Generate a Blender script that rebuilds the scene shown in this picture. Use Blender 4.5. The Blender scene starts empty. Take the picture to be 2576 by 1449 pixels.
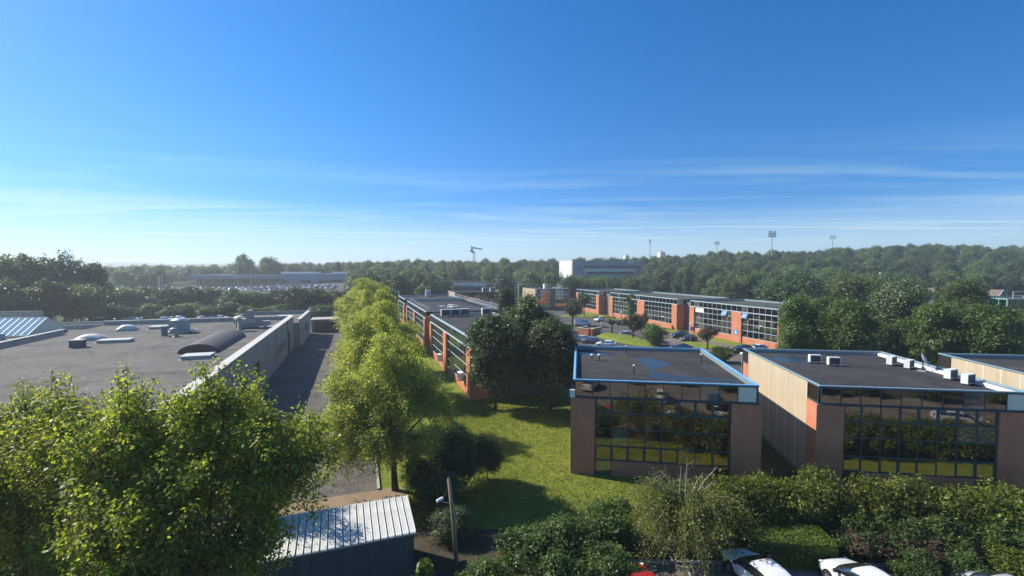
import bpy, bmesh, math, random
import numpy as np
from mathutils import Vector, Matrix, noise as mnoise

SC = bpy.context.scene
COL = SC.collection
R = math.radians

# ------------------------------------------------------------------ camera
F_PX, CX, CY, CAM_H = 1170.0, 1288.0, 724.5, 17.0          # pixel units of a 2576 x 1449 frame
TH = math.atan(48.5 / F_PX)
cam_d = bpy.data.cameras.new('camera')
cam_d.sensor_width = 36.0
cam_d.lens = 36.0 * F_PX / 2576.0
cam_d.clip_start = 0.5
cam_d.clip_end = 12000
cam = bpy.data.objects.new('camera', cam_d)
cam.location = (0, 0, CAM_H)
cam.rotation_euler = (math.pi / 2 - TH, 0, 0)
COL.objects.link(cam)
SC.camera = cam

# ------------------------------------------------------------------ world, sun, exposure
SUN_EL = R(38.0)
SUN_AZ = math.atan2(-0.93, 0.37)                           # from +Y towards +X
world = bpy.data.worlds.new('World')
SC.world = world
world.use_nodes = True
wn, wl = world.node_tree.nodes, world.node_tree.links
wn.clear()
w_out = wn.new('ShaderNodeOutputWorld')
w_bg = wn.new('ShaderNodeBackground')
w_bg.inputs['Strength'].default_value = 0.125
sky = wn.new('ShaderNodeTexSky')
sky.sky_type = 'NISHITA'
sky.sun_disc = False
sky.sun_elevation = SUN_EL
sky.sun_rotation = SUN_AZ
sky.altitude = 60
sky.air_density = 1.0
sky.dust_density = 0.12
sky.ozone_density = 3.2
# thin cirrus veils: noise on a high flat layer, denser towards the horizon
w_tc = wn.new('ShaderNodeTexCoord')
w_sep = wn.new('ShaderNodeSeparateXYZ')
wl.new(w_tc.outputs['Generated'], w_sep.inputs[0])


def wmath(op, a, b=None, clamp=False):
    n = wn.new('ShaderNodeMath')
    n.operation = op
    n.use_clamp = clamp
    for i, v in enumerate((a, b)):
        if v is None:
            continue
        if isinstance(v, (int, float)):
            n.inputs[i].default_value = v
        else:
            wl.new(v, n.inputs[i])
    return n.outputs[0]


w_lift = wn.new('ShaderNodeVectorMath')                 # the milky horizon glow is kept low in the sky
w_lift.operation = 'ADD'
w_lift.inputs[1].default_value = (0, 0, 0.16)
wl.new(w_tc.outputs['Generated'], w_lift.inputs[0])
w_nrm = wn.new('ShaderNodeVectorMath')
w_nrm.operation = 'NORMALIZE'
wl.new(w_lift.outputs[0], w_nrm.inputs[0])
wl.new(w_nrm.outputs[0], sky.inputs['Vector'])
w_z = wmath('MAXIMUM', w_sep.outputs[2], 0.03)
w_px = wmath('DIVIDE', w_sep.outputs[0], w_z)
w_py = wmath('DIVIDE', w_sep.outputs[1], w_z)
w_cmb = wn.new('ShaderNodeCombineXYZ')
wl.new(w_px, w_cmb.inputs[0])
wl.new(w_py, w_cmb.inputs[1])
w_map = wn.new('ShaderNodeMapping')
w_map.inputs['Rotation'].default_value = (0, 0, R(-14))
w_map.inputs['Location'].default_value = (1.2, 8.8, 0)
w_map.inputs['Scale'].default_value = (0.16, 0.50, 1)
wl.new(w_cmb.outputs[0], w_map.inputs[0])
w_no = wn.new('ShaderNodeTexNoise')
w_no.inputs['Scale'].default_value = 0.9
w_no.inputs['Detail'].default_value = 9
w_no.inputs['Roughness'].default_value = 0.62
w_no.inputs['Distortion'].default_value = 1.8
wl.new(w_map.outputs[0], w_no.inputs['Vector'])
w_c1 = wmath('MULTIPLY', wmath('SUBTRACT', w_no.outputs['Fac'], 0.47), 3.6, True)
w_band = wmath('SUBTRACT', 1.0, wmath('DIVIDE', w_sep.outputs[2], 0.27), True)
w_c1 = wmath('MULTIPLY', w_c1, wmath('POWER', w_band, 1.1))
w_c1 = wmath('MULTIPLY', w_c1, wmath('SUBTRACT', wmath('MULTIPLY', w_sep.outputs[2], 28.0), 0.8, True))
w_mist = wmath('POWER', wmath('SUBTRACT', 1.0, wmath('DIVIDE', w_sep.outputs[2], 0.13), True), 1.1)
w_mask = wmath('ADD', wmath('MULTIPLY', w_c1, 0.62), wmath('MULTIPLY', w_mist, 0.85), True)
w_hs = wn.new('ShaderNodeHueSaturation')
w_hs.inputs['Saturation'].default_value = 1.30
w_hs.inputs['Value'].default_value = 1.08
w_k1 = wn.new('ShaderNodeVectorMath')
w_k1.operation = 'SCALE'
w_k1.inputs['Scale'].default_value = 0.12
wl.new(sky.outputs[0], w_k1.inputs[0])
w_gm = wn.new('ShaderNodeGamma')
w_gm.inputs['Gamma'].default_value = 1.15
wl.new(w_k1.outputs[0], w_gm.inputs['Color'])
w_k2 = wn.new('ShaderNodeVectorMath')
w_k2.operation = 'SCALE'
w_k2.inputs['Scale'].default_value = 8.6
wl.new(w_gm.outputs[0], w_k2.inputs[0])
wl.new(w_k2.outputs[0], w_hs.inputs['Color'])
w_mix = wn.new('ShaderNodeMix')
w_mix.data_type = 'RGBA'
wl.new(w_mask, w_mix.inputs['Factor'])
wl.new(w_hs.outputs[0], w_mix.inputs[6])
w_mix.inputs[7].default_value = (4.4, 5.7, 5.5, 1)
wl.new(w_mix.outputs[2], w_bg.inputs['Color'])
wl.new(w_bg.outputs[0], w_out.inputs['Surface'])

sun_d = bpy.data.lights.new('sun', 'SUN')
sun_d.energy = 5.0
sun_d.angle = R(0.55)
sun_d.color = (1.0, 0.93, 0.82)
sun = bpy.data.objects.new('sun', sun_d)
sdir = Vector((math.sin(SUN_AZ) * math.cos(SUN_EL), math.cos(SUN_AZ) * math.cos(SUN_EL), math.sin(SUN_EL)))
sun.rotation_euler = (-sdir).to_track_quat('-Z', 'Y').to_euler()
sun.location = (0, 0, 60)
COL.objects.link(sun)

SC.view_settings.view_transform = 'Standard'
SC.view_settings.look = 'None'
SC.view_settings.gamma = 1
SC.view_settings.use_curve_mapping = False
SC.view_settings.exposure = 0.56
SC.render.engine = 'CYCLES'
SC.cycles.use_denoising = True
SC.cycles.max_bounces = 6
SC.cycles.transparent_max_bounces = 4
SC.cycles.volume_bounces = 0
SC.cycles.sample_clamp_indirect = 6

# ------------------------------------------------------------------ projection helpers
_F = (0.0, math.cos(TH), -math.sin(TH))
_U = (0.0, math.sin(TH), math.cos(TH))


def ray(px, py):
    u, v = (px - CX) / F_PX, (CY - py) / F_PX
    return Vector((u, _F[1] + v * _U[1], _F[2] + v * _U[2]))


def P(px, py, z=0.0):
    d = ray(px, py)
    t = (z - CAM_H) / d[2]
    return Vector((d[0] * t, d[1] * t, z))


def X(px, y):                       # x of pixel column at depth y
    return (px - CX) / F_PX * y


def ZT(py, y):                      # height that reaches pixel row py at depth y
    return CAM_H + ray(CX, py)[2] * y / ray(CX, py)[1]


def sstep(a, b, v):
    t = min(1.0, max(0.0, (v - a) / (b - a)))
    return t * t * (3 - 2 * t)


GT = [(-2.0, 4), (-0.75, 4), (-0.55, 5), (-0.35, 9), (0, 10), (0.25, 13), (0.44, 17), (0.6, 18), (0.87, 25), (1.1, 22), (2.0, 20)]


def terrain(x, y):
    if y < 150:
        return 0.0
    t = x / y
    g = GT[0][1]
    for (a, b) in zip(GT, GT[1:]):
        if a[0] <= t <= b[0]:
            g = a[1] + (b[1] - a[1]) * (t - a[0]) / (b[0] - a[0])
            break
    else:
        g = GT[-1][1] if t > 0 else GT[0][1]
    h = g * sstep(195, 430, y)
    h += 40 * sstep(1400, 3200, y) * (1 + 0.12 * math.sin(x * 0.0021 + 1) + 0.06 * math.sin(x * 0.0083))
    return h


# ------------------------------------------------------------------ object helpers
def tag(o, label=None, cat=None, group=None, kind=None):
    if label:
        o['label'] = label
    if cat:
        o['category'] = cat
    if group:
        o['group'] = group
    if kind:
        o['kind'] = kind
    return o


def empty(name, loc, rz=0.0, label=None, cat=None, group=None):
    o = bpy.data.objects.new(name, None)
    o.empty_display_size = 0.5
    o.location = loc
    o.rotation_euler = (0, 0, rz)
    COL.objects.link(o)
    return tag(o, label, cat, group)


def link(name, me, parent=None, loc=(0, 0, 0), rot=(0, 0, 0), mat=None):
    o = bpy.data.objects.new(name, me)
    COL.objects.link(o)
    o.location = loc
    o.rotation_euler = rot
    if parent is not None:
        o.parent = parent
    if mat is not None and len(me.materials) == 0:
        me.materials.append(mat)
    return o


def dup(src, parent=None):
    c = src.copy()
    COL.objects.link(c)
    c.parent = parent
    for ch in KIDS.get(src.name, ()):
        dup(ch, c)
    return c


KIDS = {}


def reg(root):                       # remember the children for copying
    def walk(o):
        ks = [c for c in COL.objects if c.parent == o]
        KIDS[o.name] = ks
        for k in ks:
            walk(k)
    walk(root)
    return root


class MB:
    def __init__(s):
        s.v, s.f = [], []

    def hexa(s, pts):
        b = len(s.v)
        s.v += [tuple(p) for p in pts]
        s.f += [tuple(b + i for i in q) for q in ((0, 3, 2, 1), (4, 5, 6, 7), (0, 1, 5, 4), (1, 2, 6, 5), (2, 3, 7, 6), (3, 0, 4, 7))]
        return s

    def box(s, x0, x1, y0, y1, z0, z1):
        return s.hexa([(x0, y0, z0), (x1, y0, z0), (x1, y1, z0), (x0, y1, z0), (x0, y0, z1), (x1, y0, z1), (x1, y1, z1), (x0, y1, z1)])

    def quad(s, *pts):
        b = len(s.v)
        s.v += [tuple(p) for p in pts]
        s.f.append(tuple(range(b, b + len(pts))))
        return s

    def prism(s, poly, z0, z1):
        b, n = len(s.v), len(poly)
        s.v += [(p[0], p[1], z0) for p in poly] + [(p[0], p[1], z1) for p in poly]
        s.f.append(tuple(b + i for i in reversed(range(n))))
        s.f.append(tuple(b + n + i for i in range(n)))
        for i in range(n):
            j = (i + 1) % n
            s.f.append((b + i, b + j, b + n + j, b + n + i))
        return s

    def tube(s, pts, rad, n=6, cap=True):
        b = len(s.v)
        pts = [Vector(p) for p in pts]
        if not hasattr(rad, '__len__'):
            rad = [rad] * len(pts)
        for i, p in enumerate(pts):
            d = (pts[min(i + 1, len(pts) - 1)] - pts[max(i - 1, 0)])
            if d.length < 1e-6:
                d = Vector((0, 0, 1))
            d.normalize()
            a = d.orthogonal().normalized() if abs(d.z) < 0.9 else Vector((1, 0, 0))
            a = (a - d * a.dot(d)).normalized()
            c = d.cross(a)
            for k in range(n):
                w = 2 * math.pi * k / n
                s.v.append(tuple(p + (a * math.cos(w) + c * math.sin(w)) * rad[i]))
        for i in range(len(pts) - 1):
            for k in range(n):
                k2 = (k + 1) % n
                s.f.append((b + i * n + k, b + i * n + k2, b + (i + 1) * n + k2, b + (i + 1) * n + k))
        if cap:
            s.f.append(tuple(b + k for k in reversed(range(n))))
            e = b + (len(pts) - 1) * n
            s.f.append(tuple(e + k for k in range(n)))
        return s

    def lathe(s, prof, n=16, c=(0, 0, 0), axis='z'):
        b = len(s.v)
        for (r, h) in prof:
            for k in range(n):
                w = 2 * math.pi * k / n
                p = (r * math.cos(w), r * math.sin(w), h)
                if axis == 'y':
                    p = (p[0], p[2], p[1])
                s.v.append((p[0] + c[0], p[1] + c[1], p[2] + c[2]))
        for i in range(len(prof) - 1):
            for k in range(n):
                k2 = (k + 1) % n
                s.f.append((b + i * n + k, b + i * n + k2, b + (i + 1) * n + k2, b + (i + 1) * n + k))
        s.f.append(tuple(b + k for k in reversed(range(n))))
        s.f.append(tuple(b + (len(prof) - 1) * n + k for k in range(n)))
        return s

    def mesh(s, name, mat=None, smooth=False):
        me = bpy.data.meshes.new(name)
        me.from_pydata(s.v, [], s.f)
        if mat is not None:
            me.materials.append(mat)
        if smooth:
            me.polygons.foreach_set('use_smooth', [True] * len(me.polygons))
        bm = bmesh.new()
        bm.from_mesh(me)
        bmesh.ops.recalc_face_normals(bm, faces=bm.faces)
        bm.to_mesh(me)
        bm.free()
        me.update()
        return me

    def build(s, name, mat=None, parent=None, loc=(0, 0, 0), rot=(0, 0, 0), smooth=False):
        return link(name, s.mesh(name, mat, smooth), parent, loc, rot)


# ------------------------------------------------------------------ materials
def newmat(name):
    m = bpy.data.materials.new(name)
    m.use_nodes = True
    nt = m.node_tree
    return m, nt.nodes, nt.links, nt.nodes['Principled BSDF']


def nz(n, l, scale, detail=5, rough=0.6, vec=None, dist=0.0):
    t = n.new('ShaderNodeTexNoise')
    t.inputs['Scale'].default_value = scale
    t.inputs['Detail'].default_value = detail
    t.inputs['Roughness'].default_value = rough
    t.inputs['Distortion'].default_value = dist
    if vec is not None:
        l.new(vec, t.inputs['Vector'])
    return t.outputs['Fac']


def ramp(n, l, fac, stops):
    r = n.new('ShaderNodeValToRGB')
    while len(r.color_ramp.elements) < len(stops):
        r.color_ramp.elements.new(0.5)
    for e, (p, c) in zip(r.color_ramp.elements, stops):
        e.position = p
        e.color = (*c, 1)
    l.new(fac, r.inputs[0])
    return r.outputs[0]


def mixc(n, l, fac, a, b, mode='MIX'):
    m = n.new('ShaderNodeMix')
    m.data_type = 'RGBA'
    m.blend_type = mode
    for sock, v in ((m.inputs['Factor'], fac), (m.inputs[6], a), (m.inputs[7], b)):
        if isinstance(v, (int, float)):
            sock.default_value = v
        elif isinstance(v, tuple):
            sock.default_value = (*v, 1)
        else:
            l.new(v, sock)
    return m.outputs[2]


def objco(n):
    return n.new('ShaderNodeTexCoord').outputs['Object']


def bump(n, l, b, h, strength, dist):
    bp = n.new('ShaderNodeBump')
    bp.inputs['Strength'].default_value = strength
    bp.inputs['Distance'].default_value = dist
    l.new(h, bp.inputs['Height'])
    l.new(bp.outputs[0], b.inputs['Normal'])


def simple(name, col, rough=0.7, metal=0.0, var=0.15, scale=3.0, spec=0.4, bmp=0.0, fine=40.0, streak=0.0):
    m, n, l, b = newmat(name)
    co = objco(n)
    a = nz(n, l, scale, 6, 0.65, co)
    f = nz(n, l, fine, 3, 0.6, co)
    c = ramp(n, l, a, [(0.3, tuple(x * (1 - var) for x in col)), (0.7, tuple(min(1, x * (1 + var)) for x in col))])
    c = mixc(n, l, 0.25, c, ramp(n, l, f, [(0.3, tuple(x * (1 - var) for x in col)), (0.7, tuple(min(1, x * (1 + var)) for x in col))]))
    if streak:                                            # rain streaks running down the wall
        mp = n.new('ShaderNodeMapping')
        mp.inputs['Scale'].default_value = (1.7, 1.7, .13)
        l.new(co, mp.inputs[0])
        c = mixc(n, l, streak, c, ramp(n, l, nz(n, l, 1.6, 5, .7, mp.outputs[0]), [(0.36, (.62, .60, .58)), (0.52, (1, 1, 1)), (0.7, (1.06, 1.05, 1.03))]), 'MULTIPLY')
    l.new(c, b.inputs['Base Color'])
    b.inputs['Roughness'].default_value = rough
    b.inputs['Metallic'].default_value = metal
    b.inputs['Specular IOR Level'].default_value = spec
    if bmp:
        bump(n, l, b, f, bmp, 0.02)
    return m


def brick_mat():
    m, n, l, b = newmat('brick')
    co = objco(n)
    s = n.new('ShaderNodeSeparateXYZ')
    l.new(co, s.inputs[0])
    ad = n.new('ShaderNodeMath')
    l.new(s.outputs[0], ad.inputs[0])
    l.new(s.outputs[1], ad.inputs[1])
    cb = n.new('ShaderNodeCombineXYZ')
    l.new(ad.outputs[0], cb.inputs[0])
    l.new(s.outputs[2], cb.inputs[1])
    t = n.new('ShaderNodeTexBrick')
    t.inputs['Scale'].default_value = 1.0
    t.inputs['Brick Width'].default_value = 0.23
    t.inputs['Row Height'].default_value = 0.075
    t.inputs['Mortar Size'].default_value = 0.008
    t.inputs['Color1'].default_value = (0.62, 0.225, 0.115, 1)
    t.inputs['Color2'].default_value = (0.52, 0.17, 0.085, 1)
    t.inputs['Mortar'].default_value = (0.48, 0.29, 0.20, 1)
    l.new(cb.outputs[0], t.inputs['Vector'])
    big = nz(n, l, 0.6, 5, 0.6, co)
    c = mixc(n, l, 1.0, t.outputs['Color'], ramp(n, l, big, [(0.3, (0.82, 0.80, 0.80)), (0.7, (1.1, 1.1, 1.1))]), 'MULTIPLY')
    l.new(c, b.inputs['Base Color'])
    b.inputs['Roughness'].default_value = 0.9
    b.inputs['Specular IOR Level'].default_value = 0.2
    return m


def glass_mat(name='tinted_glass', tint=(0.36, 0.315, 0.27), base=(0.012, 0.014, 0.015), fac=0.8):
    m, n, l, b = newmat(name)
    out = n['Material Output']
    b.inputs['Base Color'].default_value = (*base, 1)
    b.inputs['Roughness'].default_value = 0.05
    g = n.new('ShaderNodeBsdfGlossy')
    g.inputs['Roughness'].default_value = 0.012
    g.inputs['Color'].default_value = (*tint, 1)
    mx = n.new('ShaderNodeMixShader')
    mx.inputs[0].default_value = fac
    l.new(b.outputs[0], mx.inputs[1])
    l.new(g.outputs[0], mx.inputs[2])
    l.new(mx.outputs[0], out.inputs[0])
    co = objco(n)
    bp = n.new('ShaderNodeBump')
    bp.inputs['Strength'].default_value = 0.05
    bp.inputs['Distance'].default_value = 0.02
    l.new(nz(n, l, 0.8, 1, 0.4, co), bp.inputs['Height'])
    l.new(bp.outputs[0], g.inputs['Normal'])
    return m


def leaf_mat(name, cols, trans=0.35, spec=0.35, rough=0.45, var=0.5):
    m, n, l, b = newmat(name)
    geo = n.new('ShaderNodeNewGeometry')
    oi = n.new('ShaderNodeObjectInfo')
    co = objco(n)
    big = nz(n, l, 0.55, 3, 0.5, co)
    k = len(cols)
    c = ramp(n, l, geo.outputs['Random Per Island'], [(i / max(1, k - 1), cc) for i, cc in enumerate(cols)])
    c = mixc(n, l, 1.0, c, ramp(n, l, big, [(0.32, (0.72, 0.76, 0.72)), (0.68, (1.25, 1.22, 1.1))]), 'MULTIPLY')
    hs = n.new('ShaderNodeHueSaturation')
    mr = n.new('ShaderNodeMapRange')
    mr.inputs[3].default_value = 0.5 - .025 * var
    mr.inputs[4].default_value = 0.5 + .02 * var
    l.new(oi.outputs['Random'], mr.inputs[0])
    l.new(mr.outputs[0], hs.inputs['Hue'])
    mr2 = n.new('ShaderNodeMapRange')
    mr2.inputs[3].default_value = 1 - .26 * var
    mr2.inputs[4].default_value = 1 + .3 * var
    l.new(oi.outputs['Random'], mr2.inputs[0])
    l.new(mr2.outputs[0], hs.inputs['Value'])
    l.new(c, hs.inputs['Color'])
    l.new(hs.outputs[0], b.inputs['Base Color'])
    b.inputs['Roughness'].default_value = rough
    b.inputs['Specular IOR Level'].default_value = spec
    tr = n.new('ShaderNodeBsdfTranslucent')
    tc = mixc(n, l, 1.0, hs.outputs[0], (1.5, 1.5, 0.7), 'MULTIPLY')
    l.new(tc, tr.inputs['Color'])
    mx = n.new('ShaderNodeMixShader')
    mx.inputs[0].default_value = trans
    l.new(b.outputs[0], mx.inputs[1])
    l.new(tr.outputs[0], mx.inputs[2])
    l.new(mx.outputs[0], n['Material Output'].inputs[0])
    return m


def ground_mat(name, stops, s1, s2, rough=0.95, bmp=0.3, bd=0.03, s3=None, seam=None, crack=0.0):
    m, n, l, b = newmat(name)
    co = objco(n)
    a = nz(n, l, s1, 7, 0.62, co, 0.4)
    f = nz(n, l, s2, 5, 0.7, co)
    c = ramp(n, l, a, stops)
    c2 = ramp(n, l, f, [(0.25, (0.62, 0.62, 0.62)), (0.75, (1.3, 1.3, 1.3))])
    c = mixc(n, l, 0.8, c, c2, 'MULTIPLY')
    if s3:
        g = nz(n, l, s3, 3, 0.5, co)
        c = mixc(n, l, 0.6, c, ramp(n, l, g, [(0.35, (0.7, 0.7, 0.7)), (0.65, (1.15, 1.15, 1.15))]), 'MULTIPLY')
    if seam:                                              # felt rolls with lapped joints
        t = n.new('ShaderNodeTexBrick')
        t.inputs['Scale'].default_value = 1.0
        t.inputs['Brick Width'].default_value = seam[0]
        t.inputs['Row Height'].default_value = seam[1]
        t.inputs['Mortar Size'].default_value = 0.022
        t.inputs['Mortar Smooth'].default_value = 0.6
        t.inputs['Color1'].default_value = (1.1, 1.1, 1.1, 1)
        t.inputs['Color2'].default_value = (.88, .88, .88, 1)
        t.inputs['Mortar'].default_value = (.66, .66, .66, 1)
        l.new(co, t.inputs['Vector'])
        c = mixc(n, l, 0.7, c, t.outputs['Color'], 'MULTIPLY')
        st = nz(n, l, .12, 4, .7, co, 1.5)
        c = mixc(n, l, 1.0, c, ramp(n, l, st, [(0.40, (.74, .74, .75)), (0.50, (1, 1, 1)), (0.72, (1.12, 1.10, 1.06))]), 'MULTIPLY')
    if crack:
        vo = n.new('ShaderNodeTexVoronoi')
        vo.feature = 'DISTANCE_TO_EDGE'
        vo.inputs['Scale'].default_value = crack
        wv = n.new('ShaderNodeTexNoise')
        wv.inputs['Scale'].default_value = 1.2
        l.new(co, wv.inputs['Vector'])
        va = n.new('ShaderNodeVectorMath')
        va.operation = 'ADD'
        l.new(co, va.inputs[0])
        l.new(wv.outputs['Color'], va.inputs[1])
        l.new(va.outputs[0], vo.inputs['Vector'])
        c = mixc(n, l, 1.0, c, ramp(n, l, vo.outputs['Distance'], [(0.0, (.55, .55, .55)), (0.014, (1, 1, 1))]), 'MULTIPLY')
        st = nz(n, l, .10, 5, .7, co, 1.2)
        c = mixc(n, l, 1.0, c, ramp(n, l, st, [(0.40, (.76, .75, .75)), (0.47, (1, 1, 1)), (0.62, (1.02, 1.02, 1.0)), (0.70, (1.18, 1.15, 1.10))]), 'MULTIPLY')
    l.new(c, b.inputs['Base Color'])
    b.inputs['Roughness'].default_value = rough
    b.inputs['Specular IOR Level'].default_value = 0.2
    if bmp:
        bump(n, l, b, f, bmp, bd)
    return m


M = {}
M['brick'] = brick_mat()
M['glass'] = glass_mat()
M['glass_blind'] = glass_mat('glass_with_blind', (0.40, 0.36, 0.31), (0.20, 0.19, 0.165), 0.6)
M['glass_blue'] = glass_mat('sash_glass', (0.8, 0.9, 0.95), (0.3, 0.45, 0.55), 0.35)
M['frame'] = simple('frame_blue_grey', (0.24, 0.36, 0.40), 0.45, 0.0, 0.12, 2.0)
M['frame_dark'] = simple('frame_dark_teal', (0.042, 0.075, 0.09), 0.45, 0.0, 0.12, 2.0)
M['frame_light'] = simple('frame_pale_blue', (0.42, 0.52, 0.55), 0.45, 0.0, 0.12, 2.0)
M['cap_blue'] = simple('cap_bright_blue', (0.17, 0.43, 0.68), 0.45, 0.0, 0.22, 1.3)
M['core'] = simple('interior_dark', (0.02, 0.02, 0.02), 0.9)
M['beige'] = simple('beige_panel', (0.47, 0.385, 0.265), 0.85, 0, 0.07, 0.6, streak=.22)
M['cream'] = simple('cream_joint', (0.86, 0.80, 0.62), 0.8, 0, 0.08)
M['pale'] = simple('pale_panel', (0.78, 0.72, 0.58), 0.7, 0, 0.08)
M['roof'] = ground_mat('roof_felt', [(0.25, (0.038, 0.036, 0.036)), (0.5, (0.058, 0.054, 0.053)), (0.8, (0.085, 0.078, 0.075))], 0.35, 30, 0.85, 0.25, 0.01, 2.5, seam=(7.5, 1.0))
M['roof_grey'] = ground_mat('roof_grey_felt', [(0.25, (0.115, 0.107, 0.093)), (0.5, (0.148, 0.138, 0.121)), (0.8, (0.185, 0.172, 0.15))], 0.22, 25, 0.9, 0.25, 0.01, 1.6, seam=(10, 1.0))
M['roof_moss'] = ground_mat('roof_green_felt', [(0.25, (0.05, 0.055, 0.045)), (0.7, (0.10, 0.11, 0.085))], 0.3, 20, 0.9, 0.2, 0.01)
M['brown_clad'] = simple('brown_cladding', (0.20, 0.15, 0.115), 0.85, 0, 0.12, 0.8)
M['concrete'] = simple('pale_concrete', (0.42, 0.39, 0.34), 0.9, 0, 0.14, 0.7)
M['conc_wall'] = simple('grey_render', (0.40, 0.39, 0.35), 0.9, 0, 0.10, 0.5, streak=.7)
M['coping'] = simple('pale_coping', (0.60, 0.57, 0.49), 0.6, 0, 0.10, 1.5)
M['coping_dark'] = simple('grey_blue_coping', (0.19, 0.24, 0.26), 0.6, 0, 0.10, 1.5)
M['white'] = simple('white_paint', (0.78, 0.77, 0.73), 0.55, 0, 0.06)
M['white_metal'] = simple('white_metal', (0.70, 0.70, 0.67), 0.45, 0, 0.08)
M['metal'] = simple('galvanised_metal', (0.42, 0.43, 0.43), 0.5, 0.4, 0.12)
M['dark'] = simple('dark_metal', (0.03, 0.03, 0.032), 0.6)
M['black'] = simple('black_rubber', (0.015, 0.015, 0.016), 0.8)
M['bark'] = simple('bark', (0.075, 0.055, 0.04), 0.95, 0, 0.3, 6.0, 0.2, 0.4)
M['bark_pale'] = simple('dead_wood', (0.34, 0.29, 0.22), 0.9, 0, 0.2, 6.0, 0.2)
M['wood'] = simple('weathered_wood', (0.26, 0.19, 0.115), 0.85, 0, 0.2, 5.0, 0.2)
M['asphalt'] = ground_mat('asphalt', [(0.25, (0.085, 0.078, 0.074)), (0.55, (0.115, 0.106, 0.10)), (0.85, (0.15, 0.138, 0.128))], 0.25, 22, 0.9, 0.2, 0.01, 1.8, crack=.07)
M['asphalt_tan'] = ground_mat('tan_paving', [(0.25, (0.15, 0.13, 0.11)), (0.8, (0.235, 0.205, 0.175))], 0.4, 22, 0.9, 0.2, 0.01, 2.0, crack=.09)
M['asphalt_road'] = ground_mat('old_asphalt', [(0.25, (0.105, 0.094, 0.086)), (0.55, (0.14, 0.125, 0.114)), (0.85, (0.185, 0.165, 0.148))], 0.22, 22, 0.92, 0.25, 0.01, 1.3, crack=.11)
M['dirt'] = ground_mat('dry_dirt', [(0.25, (0.20, 0.14, 0.09)), (0.6, (0.30, 0.225, 0.15)), (0.85, (0.38, 0.30, 0.21))], 0.6, 14, 0.95, 0.4, 0.03)
M['soil'] = ground_mat('dark_soil', [(0.25, (0.035, 0.03, 0.02)), (0.75, (0.085, 0.07, 0.045))], 0.8, 9, 0.95, 0.5, 0.05)
M['lawn'] = ground_mat('lawn_grass', [(0.2, (0.12, 0.155, 0.022)), (0.5, (0.18, 0.22, 0.030)), (0.8, (0.24, 0.27, 0.045))], 0.16, 26, 0.95, 0.9, 0.05, 1.1, crack=0.0)
M['ground'] = ground_mat('rough_ground', [(0.25, (0.03, 0.04, 0.015)), (0.6, (0.06, 0.075, 0.025)), (0.85, (0.11, 0.12, 0.05))], 0.05, 1.2, 0.95, 0.3, 0.1)
M['line'] = simple('road_paint', (0.60, 0.58, 0.50), 0.8, 0, 0.2, 8.0)
M['line_yellow'] = simple('faded_yellow_paint', (0.26, 0.21, 0.10), 0.8, 0, 0.25, 8.0)
M['kerb'] = simple('kerb_stone', (0.36, 0.34, 0.31), 0.9)
M['slate'] = simple('brown_tiles', (0.19, 0.145, 0.12), 0.9, 0, 0.15)
M['blue_sign'] = simple('sign_blue', (0.08, 0.28, 0.55), 0.5)
M['steel_sheet'] = simple('zinc_sheet', (0.60, 0.595, 0.55), 0.55, 0.0, 0.16, 1.6)
M['shed_wall'] = simple('shed_green_grey', (0.075, 0.09, 0.09), 0.7, 0, 0.12, 1.5, streak=.6)
M['lantern'] = glass_mat('pale_roof_glass', (0.75, 0.82, 0.80), (0.30, 0.42, 0.42), 0.35)
M['plexi'] = simple('milky_dome', (0.70, 0.66, 0.56), 0.35, 0, 0.06)
M['orange'] = simple('crane_red', (0.55, 0.10, 0.06), 0.6)
M['car_glass'] = glass_mat('car_glass', (0.7, 0.75, 0.78), (0.02, 0.025, 0.028), 0.35)
M['lamp_white'] = simple('lamp_white', (0.85, 0.83, 0.78), 0.4, 0, 0.05)
M['rim'] = simple('alloy', (0.5, 0.5, 0.52), 0.35, 0.8)
M['red_light'] = simple('red_lens', (0.35, 0.02, 0.02), 0.25)


def water_mat():
    m, n, l, b = newmat('rain_puddle')
    b.inputs['Base Color'].default_value = (0.02, 0.02, 0.022, 1)
    b.inputs['Roughness'].default_value = 0.12
    b.inputs['IOR'].default_value = 1.22
    return m


M['water'] = water_mat()


def paint(name, col, rough=0.25):
    m, n, l, b = newmat(name)
    b.inputs['Base Color'].default_value = (*col, 1)
    b.inputs['Roughness'].default_value = rough
    b.inputs['Coat Weight'].default_value = 0.6
    b.inputs['Coat Roughness'].default_value = 0.05
    co = objco(n)
    c = ramp(n, l, nz(n, l, 2.0, 4, 0.6, co), [(0.3, tuple(x * 0.93 for x in col)), (0.7, col)])
    l.new(c, b.inputs['Base Color'])
    return m


PAINT = {k: paint('car_paint_' + k, c) for k, c in dict(
    white=(0.80, 0.80, 0.78), silver=(0.45, 0.46, 0.47), grey=(0.13, 0.15, 0.165), black=(0.012, 0.013, 0.016),
    navy=(0.018, 0.024, 0.04), red=(0.38, 0.015, 0.02), maroon=(0.20, 0.05, 0.04), blue=(0.06, 0.12, 0.25)).items()}

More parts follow.
